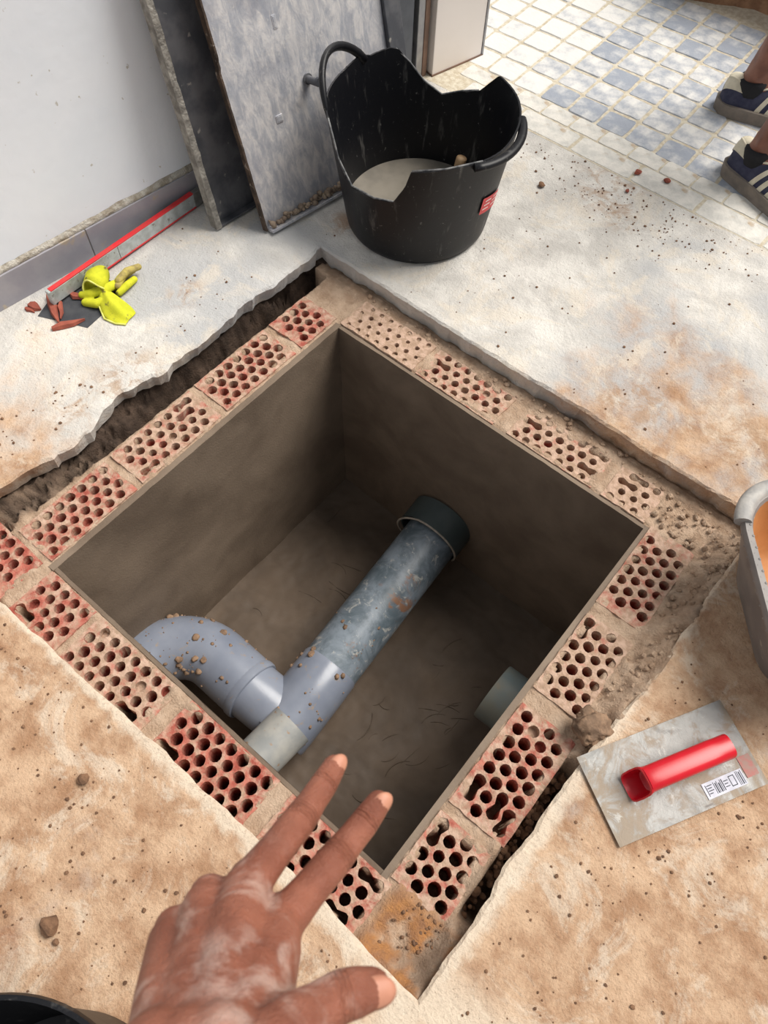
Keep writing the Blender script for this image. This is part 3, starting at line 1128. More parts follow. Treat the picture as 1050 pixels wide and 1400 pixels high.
cbo = tag(cb.build('mortar_crumbs', MAT_MORTAR, CH), kind='stuff')

# ------------------------------------------------------------------ pipes
far = Vector((0.413, 0.90, -0.615))
near = Vector((0.452, 0.115, -0.690))
ax = (far - near).normalized()


def along(t):
    return near + (far - near) * t


PIPE = thing('drain_pipe', 'long mud-stained grey drain pipe with elbow lying across the pit floor', 'pipe', (0.43, 0.45, PZ))
MB().hollow([along(t) for t in (0.28, 0.4, 0.6, 0.8, 0.985)], 0.085, 0.079, 40).build('pipe', MAT_OLDPVC, PIPE, True, angle=40)
MB().hollow([along(-0.01), along(0.0), along(0.04), along(0.15), along(0.285), along(0.295)], [0.085, 0.088, 0.089, 0.089, 0.088, 0.085], 0.078, 40).build('socket', MAT_PVC, PIPE, True, angle=40)
MB().tube([along(-0.012), along(-0.002)], [0.07, 0.085], 40).build('end_cap', MAT_PVC, PIPE, True, angle=40)
# elbow from the near wall round to the socket
cx_, cy_, er = 0.190, -0.012, 0.150
zE = -0.640
el = [Vector((cx_ - er, -0.008, zE))]
for k in range(0, 13):
    a = math.pi - (math.pi / 2) * k / 12
    el.append(Vector((cx_ + er * math.cos(a), cy_ + er * math.sin(a) + 0.012, zE - 0.012 * k / 12)))
el_end = Vector((0.305, cy_ + er + 0.012, zE - 0.022))
el.append(el_end)
elb = MB().tube(el, [0.090] * 13 + [0.090, 0.090], 40).build('elbow', MAT_PVC, PIPE, True, angle=40)
MB().tube([el_end - Vector((0.006, 0, 0)), el_end, el_end + Vector((0.014, 0, -.001)), el_end + Vector((0.02, 0, -.001))], [0.0905, 0.0930, 0.0930, 0.0905], 40).build('joint_ring', MAT_PVC, elb, True, angle=40)
MB().tube([el_end, Vector((0.38, 0.155, zE - 0.035)), Vector((0.445, 0.160, -0.69))], [0.084, 0.084, 0.080], 40).build('branch', MAT_PVC, PIPE, True, angle=40)

SLV = thing('pipe_sleeve', 'dark sleeve with a pale torn edge where the long pipe meets the back wall', 'pipe sleeve', (0.413, 0.87, PZ))
SO = Vector((-0.007, 0, 0.004))
MB().hollow([along(t) + SO for t in (0.905, 0.93, 1.01)], 0.103, 0.098, 40).build('sleeve', MAT_SLEEVE, SLV, True, angle=40)
s_ = ax.cross(Vector((0, 0, 1))).normalized()
u__ = s_.cross(ax).normalized()
rp = []
for k in range(0, 31):
    a = R(-25) + R(250) * k / 30
    bulge = 0.010 * max(0, math.sin((a - R(110)) * 1.4)) if a > R(110) else 0
    rp.append(SO + along(0.903 - bulge * 1.5) + (0.1008 + bulge * 0.4) * (math.cos(a) * s_ + math.sin(a) * u__))
MB().tube(rp, 0.0032, 8).build('torn_edge', MAT_SEAL, SLV, True)

ST = thing('pipe_stub', 'short pale grey pipe stub with mud splashes, in front of the elbow', 'pipe', (0.48, 0.08, PZ))
MB().hollow([(0.470, -0.006, -0.625), (0.474, 0.05, -0.623), (0.480, 0.150, -0.620)], 0.062, 0.056, 36).build('stub', MAT_STUB, ST, True, angle=40)
MB().tube([(0.474, 0.05, -0.623), (0.476, 0.06, -0.6228)], 0.0565, 36).build('inner_shade_disc', MAT_PIPE_SHADE, ST, True, angle=40)  # dark disc added to stand in for shadow inside the pipe
ST2 = thing('pipe_stub', 'green-grey round pipe end sticking out of the right pit wall', 'pipe', (0.87, 0.57, PZ))
MB().hollow([(PW + 0.004, 0.575, -0.625), (0.87, 0.575, -0.627), (0.842, 0.574, -0.628), (0.836, 0.574, -0.628)], [0.085, 0.085, 0.085, 0.083], 0.078, 40).build('stub', MAT_TEALSTUB, ST2, True, angle=40)
MB().tube([(0.87, 0.575, -0.627), (0.88, 0.575, -0.627)], 0.0785, 36).build('cap', MAT_TEALSTUB, ST2, True, angle=40)


def rock(r, seed, flat=0.7):
    b = bmesh.new()
    bmesh.ops.create_icosphere(b, subdivisions=4 if r > 0.02 else 2 if r > 0.009 else 1, radius=r)
    for v in b.verts:
        f = 1 + 0.45 * noise.noise(v.co / r * 1.1 + Vector((seed * 1.7, seed * 0.9, seed)))
        if r > 0.02:
            f += 0.30 * noise.fractal(v.co / r * 2.6 + Vector((seed, 0, 0)), 0.8, 2.1, 5)
        v.co *= f
        v.co.z *= flat
    b.verts.index_update()
    vs = [v.co.copy() for v in b.verts]
    fs = [tuple(v.index for v in f.verts) for f in b.faces]
    b.free()
    return vs, fs


# mud splashes stuck to the pipes
mud = MB()
for k in range(150):
    if k < 95:
        i = rng.randrange(1, len(el) - 1)
        c = el[i].lerp(el[min(i + 1, len(el) - 1)], rng.random())
        d = (el[min(i + 1, len(el) - 1)] - el[i - 1]).normalized()
        rad = 0.0905
    else:
        t = rng.uniform(0.02, 0.55)
        c = along(t)
        d = ax
        rad = 0.0895 if t < 0.29 else 0.0835
    s1 = d.cross(Vector((0, 0, 1))).normalized()
    u1 = s1.cross(d)
    a = R(rng.uniform(20, 165))
    p = c + rad * (math.cos(a) * s1 + math.sin(a) * u1)
    if p.y < 0.01:
        continue
    r_ = rng.choice((0.0015, 0.002, 0.0025, 0.003, 0.004, 0.006, 0.009)) * rng.uniform(.7, 1.2)
    vs, fs = rock(r_, k, 0.45)
    mud.add([p + v for v in vs], fs)
tag(mud.build('mud_splash', MAT_MUDCLOD, PIPE, True), kind='stuff')

# ------------------------------------------------------------------ leaning steel trays
PA = Vector((-0.349, 1.004, 0.0))
pd = Vector((0.035, 0.240, 0)).normalized()
pn = Vector((0.952, -0.1388, 0.2727)).normalized()
pu = pn.cross(pd).normalized()
if pu.z < 0:
    pu = -pu
FM = Matrix(((pd.x, pu.x, pn.x, PA.x), (pd.y, pu.y, pn.y, PA.y), (pd.z, pu.z, pn.z, PA.z + 0.004), (0, 0, 0, 1)))  # x along, y up, z out
TR = thing('steel_tray', 'scratched bright steel tray leaning in front, with gravel on its lower lip', 'metal tray', tuple(PA))
vs, fs = [], []
KX, KY = 40, 60
for i in range(KX + 1):
    for k in range(KY + 1):
        x_, y_ = 0.50 * i / KX, 0.66 * k / KY
        vs.append(FM @ Vector((x_, y_, 0.002 * fbm(x_, y_, 3, 6, 3) + 0.0015)))
for i in range(KX):
    for k in range(KY):
        a = i * (KY + 1) + k
        fs.append((a, a + KY + 1, a + KY + 2, a + 1))
nb = len(vs)
for c in ((0, 0), (0.5, 0), (0.5, 0.66), (0, 0.66)):
    vs.append(FM @ Vector((c[0], c[1], -0.004)))
fs += [(nb, nb + 1, nb + 2, nb + 3), tuple(i * (KY + 1) for i in range(KX + 1)) + (nb + 1, nb), tuple(i * (KY + 1) + KY for i in range(KX, -1, -1)) + (nb + 3, nb + 2),
       tuple(range(KY, -1, -1)) + (nb, nb + 3), tuple(KX * (KY + 1) + k for k in range(KY + 1)) + (nb + 2, nb + 1)]
mesh('sheet', vs, fs, MAT_STEEL, TR, True, angle=35)
# uneven side flange
vs, fs = [], []
for k in range(61):
    y_ = 0.66 * k / 60
    w = 0.012 + 0.0012 * fbm(0, y_, 2, 30) + (0.004 if y_ > 0.42 else 0)
    bx_ = -0.008 + (0.003 if y_ > 0.40 else 0) + 0.0012 * fbm(1, y_, 5, 20)
    for (a, b) in ((bx_, -0.006), (bx_, w), (bx_ + 0.005, w), (bx_ + 0.007, -0.006)):
        vs.append(FM @ Vector((a, y_, b)))
for k in range(60):
    for q in range(4):
        a, b = k * 4 + q, k * 4 + (q + 1) % 4
        fs.append((a, b, b + 4, a + 4))
fs += [(0, 1, 2, 3), (240, 243, 242, 241)]
mesh('flange', vs, fs, MAT_RUSTEDGE, TR)
MB().bbox(0.502, 0.555, 0.0, 0.66, -0.006, 0.014, 0.002, FM).build('flange', MAT_DARKSTEEL, TR)
MB().bbox(0.0, 0.50, -0.003, 0.004, -0.004, 0.032, 0.001, FM).build('lip', MAT_STEEL, TR)
kb = MB()
o_ = FM @ Vector((0.233, 0.300, 0.0))
kb.tube([o_, o_ + pn * 0.006], 0.013, 14)
kb.tube([o_, o_ + pn * 0.05 + Vector((0, 0, -.004))], [0.0095, 0.0085], 14)
kb.tube([o_ + pn * 0.046, o_ + pn * 0.056], 0.011, 12)
kb.build('knob', MAT_DARKSTEEL, TR, True, angle=40)
for (x_, y_, w_, h_) in ((0.115, 0.235, 0.020, 0.018), (0.285, 0.155, 0.010, 0.026), (0.17, 0.43, 0.012, 0.03), (0.315, 0.335, 0.026, 0.012)):
    q = MB()
    q.bbox(x_, x_ + w_, y_, y_ + h_, 0.0, 0.0034, 0.001, FM)
    q.bbox(x_ + .003, x_ + w_ - .003, y_ + .003, y_ + h_ - .003, 0.0, 0.0042, 0.0005, FM)
    q.build('embossed_mark', MAT_STEEL, TR)
gr = MB()
for k in range(120):
    t = rng.uniform(0.01, 0.49)
    r_ = rng.uniform(0.004, 0.0095)
    p = FM @ Vector((t, 0.004 + r_ * 0.7 + rng.uniform(0, 0.016) * rng.random(), rng.uniform(0.007, 0.022)))
    vs, fs = rock(r_, k + 300, 0.85)
    gr.add([p + v for v in vs], fs)
tag(gr.build('gravel', MAT_GRAVEL, None, True), 'line of loose gravel on the lower lip of the leaning steel tray', 'gravel', kind='stuff')

RA = Vector((-0.449, 0.917, 0.004))
ru = Vector((-0.080, 0.0, 0.553)).normalized()
rd = Vector((0.10, 0.995, 0.0)).normalized()
rn = rd.cross(ru).normalized()
if rn.x < 0:
    rn = -rn
RM = Matrix(((rd.x, ru.x, rn.x, RA.x), (rd.y, ru.y, rn.y, RA.y), (rd.z, ru.z, rn.z, RA.z), (0, 0, 0, 1)))
TR2 = thing('steel_tray', 'dark steel tray with cement-crusted edge leaning behind, against the white wall', 'metal tray', tuple(RA))
MB().bbox(0.002, 0.62, 0.003, 0.70, -0.024, -0.019, 0.001, RM).build('sheet', MAT_DARKSTEEL, TR2)
vs, fs = [], []
for k in range(71):
    y_ = 0.71 * k / 70
    for (a, b) in ((-0.004, -0.026), (-0.004 + 0.001 * fbm(0, y_, 1, 40), 0.004 + 0.002 * fbm(1, y_, 1, 30)), (0.012 + 0.003 * fbm(2, y_, 1, 35), 0.005 + 0.002 * fbm(3, y_, 1, 30)), (0.004, -0.026)):
        vs.append(RM @ Vector((a, y_, b)))
for k in range(70):
    for q in range(4):
        a, b = k * 4 + q, k * 4 + (q + 1) % 4
        fs.append((a, b, b + 4, a + 4))
fs += [(0, 1, 2, 3), (280, 283, 282, 281)]
mesh('flange', vs, fs, MAT_CEMEDGE, TR2)
MB().bbox(0.004, 0.62, 0.0, 0.006, -0.024, 0.002, 0.001, RM).build('lip', MAT_DARKSTEEL, TR2)
MB().bbox(0.612, 0.62, 0.006, 0.70, -0.024, 0.002, 0.001, RM).build('flange', MAT_DARKSTEEL, TR2)

# ------------------------------------------------------------------ torn black tub
BX, BY, BR0, BK = -0.0748, 1.3151, 0.1904, 0.1436
rim_pts = [(-174.5, .329), (-172, .335), (170.7 - 360, .340), (156.2 - 360, .334), (144.2 - 360, .330), (137.1 - 360, .295), (126.9 - 360, .247), (113.6 - 360, .220),
           (106 - 360, .232), (100 - 360, .240), (96 - 360, .247), (87.3 - 360, .262), (74.4 - 360, .322), (61 - 360, .321), (42.8 - 360, .320)]
rim = {}
RIM = [(-180, .332), (-174.5, .329), (-150, .328), (-138, .327), (-127, .322), (-121, .285), (-118, .240), (-103, .196), (-93, .200), (-83.2, .202), (-76, .208), (-69.2, .212), (-61.9, .262), (-58.4, .312),
       (-39, .319), (-16.3, .315), (2.4, .311), (23, .318), (42.8, .320), (61, .321), (74.4, .322), (87.3, .262), (91, .258), (96, .247), (100, .243), (113.6, .222), (118, .231), (126.9, .250),
       (137.1, .295), (144.2, .330), (150, .336), (156.2, .334), (163, .330), (170.7, .338), (180, .332)]


def rim_h(a):
    for (a0, h0), (a1, h1) in zip(RIM[:-1], RIM[1:]):
        if a0 <= a <= a1:
            return h0 + (h1 - h0) * (a - a0) / (a1 - a0)
    return .33


TUB = thing('rubber_tub', 'big black rubber tub with torn rim, half full of grey cement slurry', 'bucket', (BX, BY, 0))
vs, fs = [], []
KA, KH = 240, 22
th = 0.0045
for i in range(KA):
    a = -180 + 360 * i / KA
    ca, sa = math.cos(R(a)), math.sin(R(a))
    H = rim_h(a) + 0.0012 * noise.noise(Vector((ca * 30, sa * 30, 0)))
    dent = 0.004 * noise.noise(Vector((ca * 1.6, sa * 1.6, 1.0)))
    for k in range(KH + 1):
        z = H * k / KH
        base_r = BR0 + BK * z + dent * z / .3
        if z < 0.02:
            base_r -= 0.010 * (1 - z / 0.02) ** 2
        vs.append((BX + base_r * ca, BY + base_r * sa, z))
    for k in range(KH + 1):
        z = max(0.006, H * k / KH)
        base_r = BR0 + BK * z + dent * z / .3 - th
        vs.append((BX + base_r * ca, BY + base_r * sa, z if k < KH else H))
S = 2 * (KH + 1)
for i in range(KA):
    j = (i + 1) % KA
    for k in range(KH):
        fs.append((i * S + k, j * S + k, j * S + k + 1, i * S + k + 1))
        q = KH + 1 + k
        fs.append((i * S + q, i * S + q + 1, j * S + q + 1, j * S + q))
    fs.append((i * S + KH, j * S + KH, j * S + S - 1, i * S + S - 1))
fs.append(tuple(i * S for i in range(KA))[::-1])
fs.append(tuple(i * S + KH + 1 for i in range(KA)))
mesh('shell', vs, fs, MAT_RUBBER, TUB, True, angle=40)


def tub_pt(a, z, off=0.0):
    r_ = BR0 + BK * z + off
    return Vector((BX + r_ * math.cos(R(a)), BY + r_ * math.sin(R(a)), z))


# frayed pale edges along the tear
for seq in ([(-127, .322), (-121, .285), (-118, .240), (-103, .197), (-83, .203), (-69, .213)], [(146, .331), (137, .296), (127, .251), (114, .223), (100, .244), (88, .262)], [(-58, .313), (-39, .3195), (-16, .3155)]):
    MB().tube([tub_pt(a, z + .0006, -0.0022) for a, z in seq], 0.0024, 8).build('torn_edge', MAT_RUBBER_EDGE, TUB, True)
# handles: an upright loop on the left, a folded one on the right
hp = []
for k in range(17):
    t = k / 16
    a = -172 + 0 * t + (-46) * (t - 0.5) + 23 - 2
    a = -192 + 60 * t
    hp.append(tub_pt(a, 0.322 - 0.02 * t + 0.078 * math.sin(math.pi * t) ** 0.75, 0.001 - 0.004 * t + 0.006 * math.sin(math.pi * t)))
MB().tube(hp, [0.010] + [0.0085] * 13 + [0.0075, 0.006, 0.003], 12, True, 1.3).build('handle', MAT_RUBBER, TUB, True)
hp = []
for k in range(15):
    t = k / 14
    a = -22 + 56 * t
    hp.append(tub_pt(a, 0.311 - 0.004 * math.sin(math.pi * t), 0.003 + 0.013 * math.sin(math.pi * t) ** 0.8))
MB().tube(hp, 0.0115, 12, True, 0.8).build('handle', MAT_RUBBER, TUB, True)
# red label on the outside
vs, fs = [], []
for i in range(9):
    for k in range(4):
        a = -6 + 22 * i / 8
        z = 0.135 + 0.052 * k / 3 - 0.035 * i / 8 * 0.6
        vs.append(tub_pt(a, z, 0.0012 + 0.002))
for i in range(8):
    for k in range(3):
        q = i * 4 + k
        fs.append((q, q + 4, q + 5, q + 1))
lab = mesh('label', vs, fs, MAT_REDLABEL, TUB, True)
lb = MB()
for k in range(3):
    for w_ in range(2):
        a0 = -4 + w_ * 10 + k * 0.6
        zz = 0.146 + 0.012 * k - 0.0015 * w_ * 5
        p_ = [tub_pt(a0, zz, .004), tub_pt(a0 + 7, zz - .006, .004), tub_pt(a0 + 7, zz - .002, .004), tub_pt(a0, zz + .004, .004)]
        lb.add(p_, [(0, 1, 2, 3)])
lb.build('print', MAT_WHITEPRINT, lab)
# slurry inside
vs, fs = [(BX, BY, 0.046)], []
KR = 14
for r_i in range(1, KR + 1):
    for i in range(72):
        a = 2 * math.pi * i / 72
        rr = (BR0 + BK * 0.046 - th + 0.001) * r_i / KR
        x, y = BX + rr * math.cos(a), BY + rr * math.sin(a)
        vs.append((x, y, 0.046 + 0.004 * fbm(x, y, 1, 14, 3) * (1 - (r_i / KR) ** 4)))
for i in range(72):
    fs.append((0, 1 + i, 1 + (i + 1) % 72))
for r_i in range(KR - 1):
    for i in range(72):
        a, b = 1 + r_i * 72 + i, 1 + r_i * 72 + (i + 1) % 72
        fs.append((a, a + 72, b + 72, b))
tag(mesh('cement_slurry', vs, fs, MAT_SLURRY, None, True), 'wet grey cement slurry inside the torn black tub', 'cement', kind='stuff')
tl = thing('trowel_handle', 'round wooden tool handle standing in the black tub', 'tool', (-0.045, 1.44, 0.05))
MB().tube([(-0.058, 1.452, 0.012), (-0.052, 1.458, 0.060), (-0.047, 1.463, 0.100), (-0.045, 1.465, 0.118), (-0.0445, 1.466, 0.122)], [0.012, 0.0125, 0.0150, 0.0145, 0.009], 18).build('grip', MAT_WOOD, tl, True, angle=50)
MB().tube([(-0.0535, 1.4565, 0.048), (-0.0525, 1.4575, 0.056)], 0.0135, 18).build('ferrule', MAT_RUSTEDGE, tl, True, angle=50)

# ------------------------------------------------------------------ grey tub at the right edge
d1 = Vector((0.64, -0.77, 0)).normalized()
d2 = Vector((0.77, 0.64, 0)).normalized()
GC = Vector((1.0, 0.94, 0)) + d1 * 0.21 + d2 * 0.19
GT = thing('mixing_tub', 'grey rubber mixing tub with cement-splashed handle, lined with orange mud', 'tub', (GC.x, GC.y, 0))


def rrect(hx, hy, r_, seg=9):
    out = []
    for (sx_, sy_, a0) in ((1, 1, 0), (-1, 1, 90), (-1, -1, 180), (1, -1, 270)):
        for k in range(seg):
            a = R(a0 + 90 * k / (seg - 1))
            out.append((sx_ * (hx - r_) + r_ * math.cos(a), sy_ * (hy - r_) + r_ * math.sin(a)))
    return out


def gt(p, z):
    w = GC + d1 * p[0] + d2 * p[1]
    return Vector((w.x, w.y, z))


rings = []
for (z, ins) in ((0.0, 0.062), (0.008, 0.058), (0.06, 0.042), (0.12, 0.022), (0.16, 0.010), (0.172, 0.002), (0.182, 0.0), (0.190, 0.004), (0.190, 0.016), (0.182, 0.020)):
    rings.append([gt(p, z) for p in rrect(0.21 - ins, 0.19 - ins, 0.10 - ins * 0.4)])
m_ = len(rings[0])
vs = [v for r_ in rings for v in r_]
fs = []
for k in range(len(rings) - 1):
    for i in range(m_):
        j = (i + 1) % m_
        fs.append((k * m_ + i, k * m_ + j, (k + 1) * m_ + j, (k + 1) * m_ + i))
fs.append(tuple(range(m_))[::-1])
shell = mesh('shell', vs, fs, MAT_GREYTUB, GT, True, angle=50)
rings = []
for (z, ins) in ((0.182, 0.020), (0.15, 0.024), (0.08, 0.045), (0.03, 0.062), (0.022, 0.08), (0.02, 0.12)):
    rings.append([gt(p, z) for p in rrect(0.21 - ins, 0.19 - ins, max(0.02, 0.10 - ins * 0.4))])
vs = [v for r_ in rings for v in r_]
fs = []
for k in range(len(rings) - 1):
    for i in range(m_):
        j = (i + 1) % m_
        fs.append((k * m_ + i, (k + 1) * m_ + i, (k + 1) * m_ + j, k * m_ + j))
fs.append(tuple((len(rings) - 1) * m_ + i for i in range(m_)))
me_ = mesh('lining', vs, fs, MAT_TUBINNER, GT, True)
bm_ = MB()
for i in range(26):
    t = i / 25
    p = gt((-0.12 + 0.30 * t, -0.190 + 0.004), 0.1895 - 0.001 * (i % 2))
    bm_.ball(p + d2 * (0.004 if i % 2 else 0.0105), 0.0030, 8, (1, 1, .6))
    if i % 2:
        bm_.ball(gt((-0.12 + 0.30 * t, -0.1865), 0.172), 0.0030, 8)
tag(bm_.build('studs', MAT_GREYTUB, GT, True), kind='stuff')
hpth = []
for k in range(15):
    a = R(180 - 12 + 92 * k / 14)
    q = (-(0.21 - 0.10) + 0.098 * math.cos(a), -(0.19 - 0.10) + 0.098 * math.sin(a))
    hpth.append(gt(q, 0.186))
MB().tube([gt((-0.204, 0.07), 0.186), gt((-0.206, 0.0), 0.187)] + hpth, 0.0165, 14, True, 0.85).build('handle', MAT_TUBHANDLE, GT, True, angle=50)

# ------------------------------------------------------------------ black bucket in the near left corner
KBX, KBY, KBR = 0.785, -0.590, 0.205
KB = thing('bucket', 'empty black bucket cut off by the lower left corner of the picture', 'bucket', (KBX, KBY, 0))
vs, fs = [], []
prof = [(0.15, 0.0), (0.165, 0.003), (0.170, 0.012), (0.185, 0.15), (KBR, 0.285), (KBR + 0.004, 0.292), (KBR + 0.002, 0.300), (KBR - 0.004, 0.300), (KBR - 0.006, 0.285), (0.180, 0.15), (0.165, 0.014), (0.15, 0.008)]
for (r_, z) in prof:
    for i in range(72):
        a = 2 * math.pi * i / 72
        vs.append((KBX + r_ * math.cos(a), KBY + r_ * math.sin(a), z))
for k in range(len(prof) - 1):
    for i in range(72):
        j = (i + 1) % 72
        fs.append((k * 72 + i, k * 72 + j, (k + 1) * 72 + j, (k + 1) * 72 + i))
fs += [tuple(range(72))[::-1], tuple((len(prof) - 1) * 72 + i for i in range(72))]
mesh('shell', vs, fs, MAT_RUBBER, KB, True, angle=50)
for s in (-1, 1):
    c = Vector((KBX, KBY, 0.285))
    a0 = R(200 if s < 0 else 20)
    MB().tube([c + Vector((math.cos(a0 + t) * (KBR + 0.002 + 0.03 * math.cos(t * 3.4)), math.sin(a0 + t) * (KBR + 0.002 + 0.03 * math.cos(t * 3.4)), 0)) for t in [(-0.46 + 0.92 * k / 12) for k in range(13)]], 0.009, 10).build('handle', MAT_RUBBER, KB, True)

# ------------------------------------------------------------------ finishing trowel
TW = thing('finishing_trowel', 'rectangular steel finishing trowel with a red plastic handle, smeared with cement', 'trowel', (1.21, 0.4615, 0.0), math.atan2(0.268, 0.152))
TMx = world_of(TW)
vs, fs = [], []
KX, KY = 90, 45
for i in range(KX + 1):
    for k in range(KY + 1):
        x, y = -0.154 + 0.308 * i / KX, -0.081 + 0.162 * k / KY
        vs.append((x, y, 0.0065 + 0.0005 * fbm(x, y, 1, 12) + 0.0026 * sm(0.12, 0.6, fbm(x * 0.6 + y * 0.5, y, 8, 22, 5)) * sm(0.155, 0.145, abs(x)) * (0 if abs(y + .045) < .03 and x > .02 else 1)))
for i in range(KX):
    for k in range(KY):
        a = i * (KY + 1) + k
        fs.append((a, a + KY + 1, a + KY + 2, a + 1))
nb = len(vs)
vs += [(-0.154, -0.081, 0.005), (0.154, -0.081, 0.005), (0.154, 0.081, 0.005), (-0.154, 0.081, 0.005)]
fs += [(nb, nb + 3, nb + 2, nb + 1), tuple(i * (KY + 1) for i in range(KX + 1)) + (nb + 1, nb), tuple(i * (KY + 1) + KY for i in range(KX, -1, -1)) + (nb + 3, nb + 2),
       tuple(range(KY, -1, -1)) + (nb, nb + 3), tuple(KX * (KY + 1) + k for k in range(KY + 1)) + (nb + 2, nb + 1)]
blade = mesh('blade', [TMx @ Vector(v) for v in vs], fs, MAT_BLADE, TW, True, angle=30)
# handle: rounded bar with feet at both ends and a hollow near end
rings = []
hx0, hx1 = -0.098, 0.100
KH_ = 28


def prof_ring(x, zb, zt, w):
    out = []
    seg = 20
    for k in range(seg):
        a = 2 * math.pi * k / seg
        c, s = math.cos(a), math.sin(a)
        e = 0.62
        yy = w * math.copysign(abs(c) ** e, c)
        zz = (zt + zb) / 2 + (zt - zb) / 2 * math.copysign(abs(s) ** e, s)
        out.append((x, yy, zz))
    return out


for k in range(KH_ + 1):
    t = k / KH_
    x = hx0 + (hx1 - hx0) * t
    foot = max(sm(0.24, 0.13, t), sm(0.80, 0.90, t))
    zb = 0.030 * (1 - foot) + 0.0075 * foot
    zt = 0.066 + 0.003 * math.sin(math.pi * t) - 0.002 * sm(0.2, 0, t)
    w = 0.0225 + 0.004 * sm(0.22, 0.0, t)
    rings.append(prof_ring(x, zb, zt, w))
vs = [v for r_ in rings for v in r_]
fs = []
for k in range(KH_):
    for i in range(20):
        j = (i + 1) % 20
        fs.append((k * 20 + i, k * 20 + j, (k + 1) * 20 + j, (k + 1) * 20 + i))
fs.append(tuple(KH_ * 20 + i for i in range(20)))
# hollow mouth
mouth = [prof_ring(hx0 - 0.001, 0.0105, 0.061, 0.0235), prof_ring(hx0 + 0.040, 0.014, 0.058, 0.0190)]
b0 = len(vs)
vs += mouth[0] + mouth[1]
for i in range(20):
    j = (i + 1) % 20
    fs.append((i, j, b0 + j, b0 + i))
    fs.append((b0 + i, b0 + j, b0 + 20 + j, b0 + 20 + i))
fs.append(tuple(b0 + 20 + i for i in range(20)))
# mouth is cut on a slant: lean the end so the opening looks up
vs2 = []
for v in vs:
    x, y, z = v
    if x < hx0 + 0.03:
        k = sm(hx0 + 0.03, hx0 - 0.002, x)
        x += k * 0.024 * sm(0.01, 0.062, z)
    vs2.append(TMx @ Vector((x, y, z)))
mesh('handle', vs2, fs, MAT_REDPLASTIC, TW, True, angle=50)
stk = MB().box(0.035, 0.118, -0.068, -0.040, 0.0068, 0.0078, TMx).build('sticker', MAT_STICKER, TW)
pr = MB()
x = 0.040
for (a, w, h0, h1) in ((0.0395, .0012, -.064, -.044), (0.056, .001, -.064, -.044), (0.059, .002, -.064, -.046), (0.0625, .001, -.064, -.044), (0.0655, .0024, -.064, -.048), (0.0695, .001, -.064, -.044),
                       (0.0725, .0016, -.064, -.044), (0.088, .0012, -.063, -.045), (0.098, .0012, -.063, -.045), (0.104, .001, -.066, -.042), (0.107, .001, -.066, -.042), (0.110, .002, -.066, -.044), (0.114, .001, -.066, -.042)):
    pr.box(a, a + w, h0, h1, 0.0077, 0.0081, TMx)
for (a, b, y_) in ((0.088, 0.0992, -.046), (0.088, 0.0992, -.063), (0.076, 0.085, -.050), (0.076, 0.083, -.055), (0.076, 0.085, -.060), (0.042, 0.053, -.047), (0.042, 0.051, -.0515), (0.042, 0.053, -.056), (0.042, 0.049, -.0605)):
    pr.box(a, b, y_, y_ + 0.0014, 0.0077, 0.0081, TMx)
pr.build('print', MAT_INK, stk)
MB().box(0.122, 0.147, -0.060, -0.022, 0.0066, 0.0076, TMx).build('faded_print', MAT_REDINK, TW)

# ------------------------------------------------------------------ clutter by the baseboard
sh = mesh('plastic_sheet', [(-0.560, 0.402, .0015), (-0.585, 0.470, .006), (-0.606, 0.560, .010), (-0.560, 0.590, .004), (-0.482, 0.610, .002), (-0.450, 0.56, .001), (-0.436, 0.458, .001), (-0.52, 0.50, .005),
                            (-0.560, 0.402, .0005), (-0.585, 0.470, .005), (-0.606, 0.560, .009), (-0.560, 0.590, .003), (-0.482, 0.610, .001), (-0.450, 0.56, .0), (-0.436, 0.458, .0), (-0.52, 0.50, .004)],
          [(0, 1, 7), (1, 2, 7), (2, 3, 7), (3, 4, 7), (4, 5, 7), (5, 6, 7), (6, 0, 7), (8, 15, 9), (9, 15, 10), (10, 15, 11), (11, 15, 12), (12, 15, 13), (13, 15, 14), (14, 15, 8)] + [(i, (i + 1) % 7, 8 + (i + 1) % 7, 8 + i) for i in range(7)], MAT_BLACKSHEET)
tag(sh, 'torn black plastic sheet lying under the spirit level', 'plastic sheet')
la, lb_ = Vector((-0.556, 0.452, 0.010)), Vector((-0.570, 0.985, 0.002))
ld = (lb_ - la).normalized()
ls = Vector((ld.y, -ld.x, 0)).normalized()
lu = ls.cross(ld)
if lu.z < 0:
    lu = -lu
LM = Matrix(((ld.x, ls.x, lu.x, la.x), (ld.y, ls.y, lu.y, la.y), (ld.z, ls.z, lu.z, la.z), (0, 0, 0, 1)))
LV = thing('spirit_level', 'scuffed aluminium spirit level with red edges lying along the baseboard', 'spirit level', tuple(la))
MB().bbox(0.0, 0.49, -0.003, 0.010, 0.003, 0.041, 0.001, LM).build('body', MAT_LEVELALU, LV)
MB().bbox(0.002, 0.488, -0.0045, 0.0095, 0.041, 0.0445, 0.001, LM).build('edge_strip', MAT_LEVELRED, LV)
MB().bbox(0.10, 0.488, -0.003, 0.0115, 0.0, 0.004, 0.001, LM).build('edge_strip', MAT_LEVELRED, LV)
MB().bbox(0.486, 0.535, -0.0045, 0.0115, 0.0, 0.0445, 0.002, LM).build('end_cap', MAT_LEVELCAP, LV)
MB().bbox(-0.006, 0.002, -0.004, 0.011, 0.001, 0.044, 0.002, LM).build('end_cap', MAT_LEVELALU, LV)
MB().bbox(0.215, 0.2165, 0.0095, 0.0108, 0.004, 0.041, 0.0003, LM).build('seam', MAT_LEVELCAP, LV)

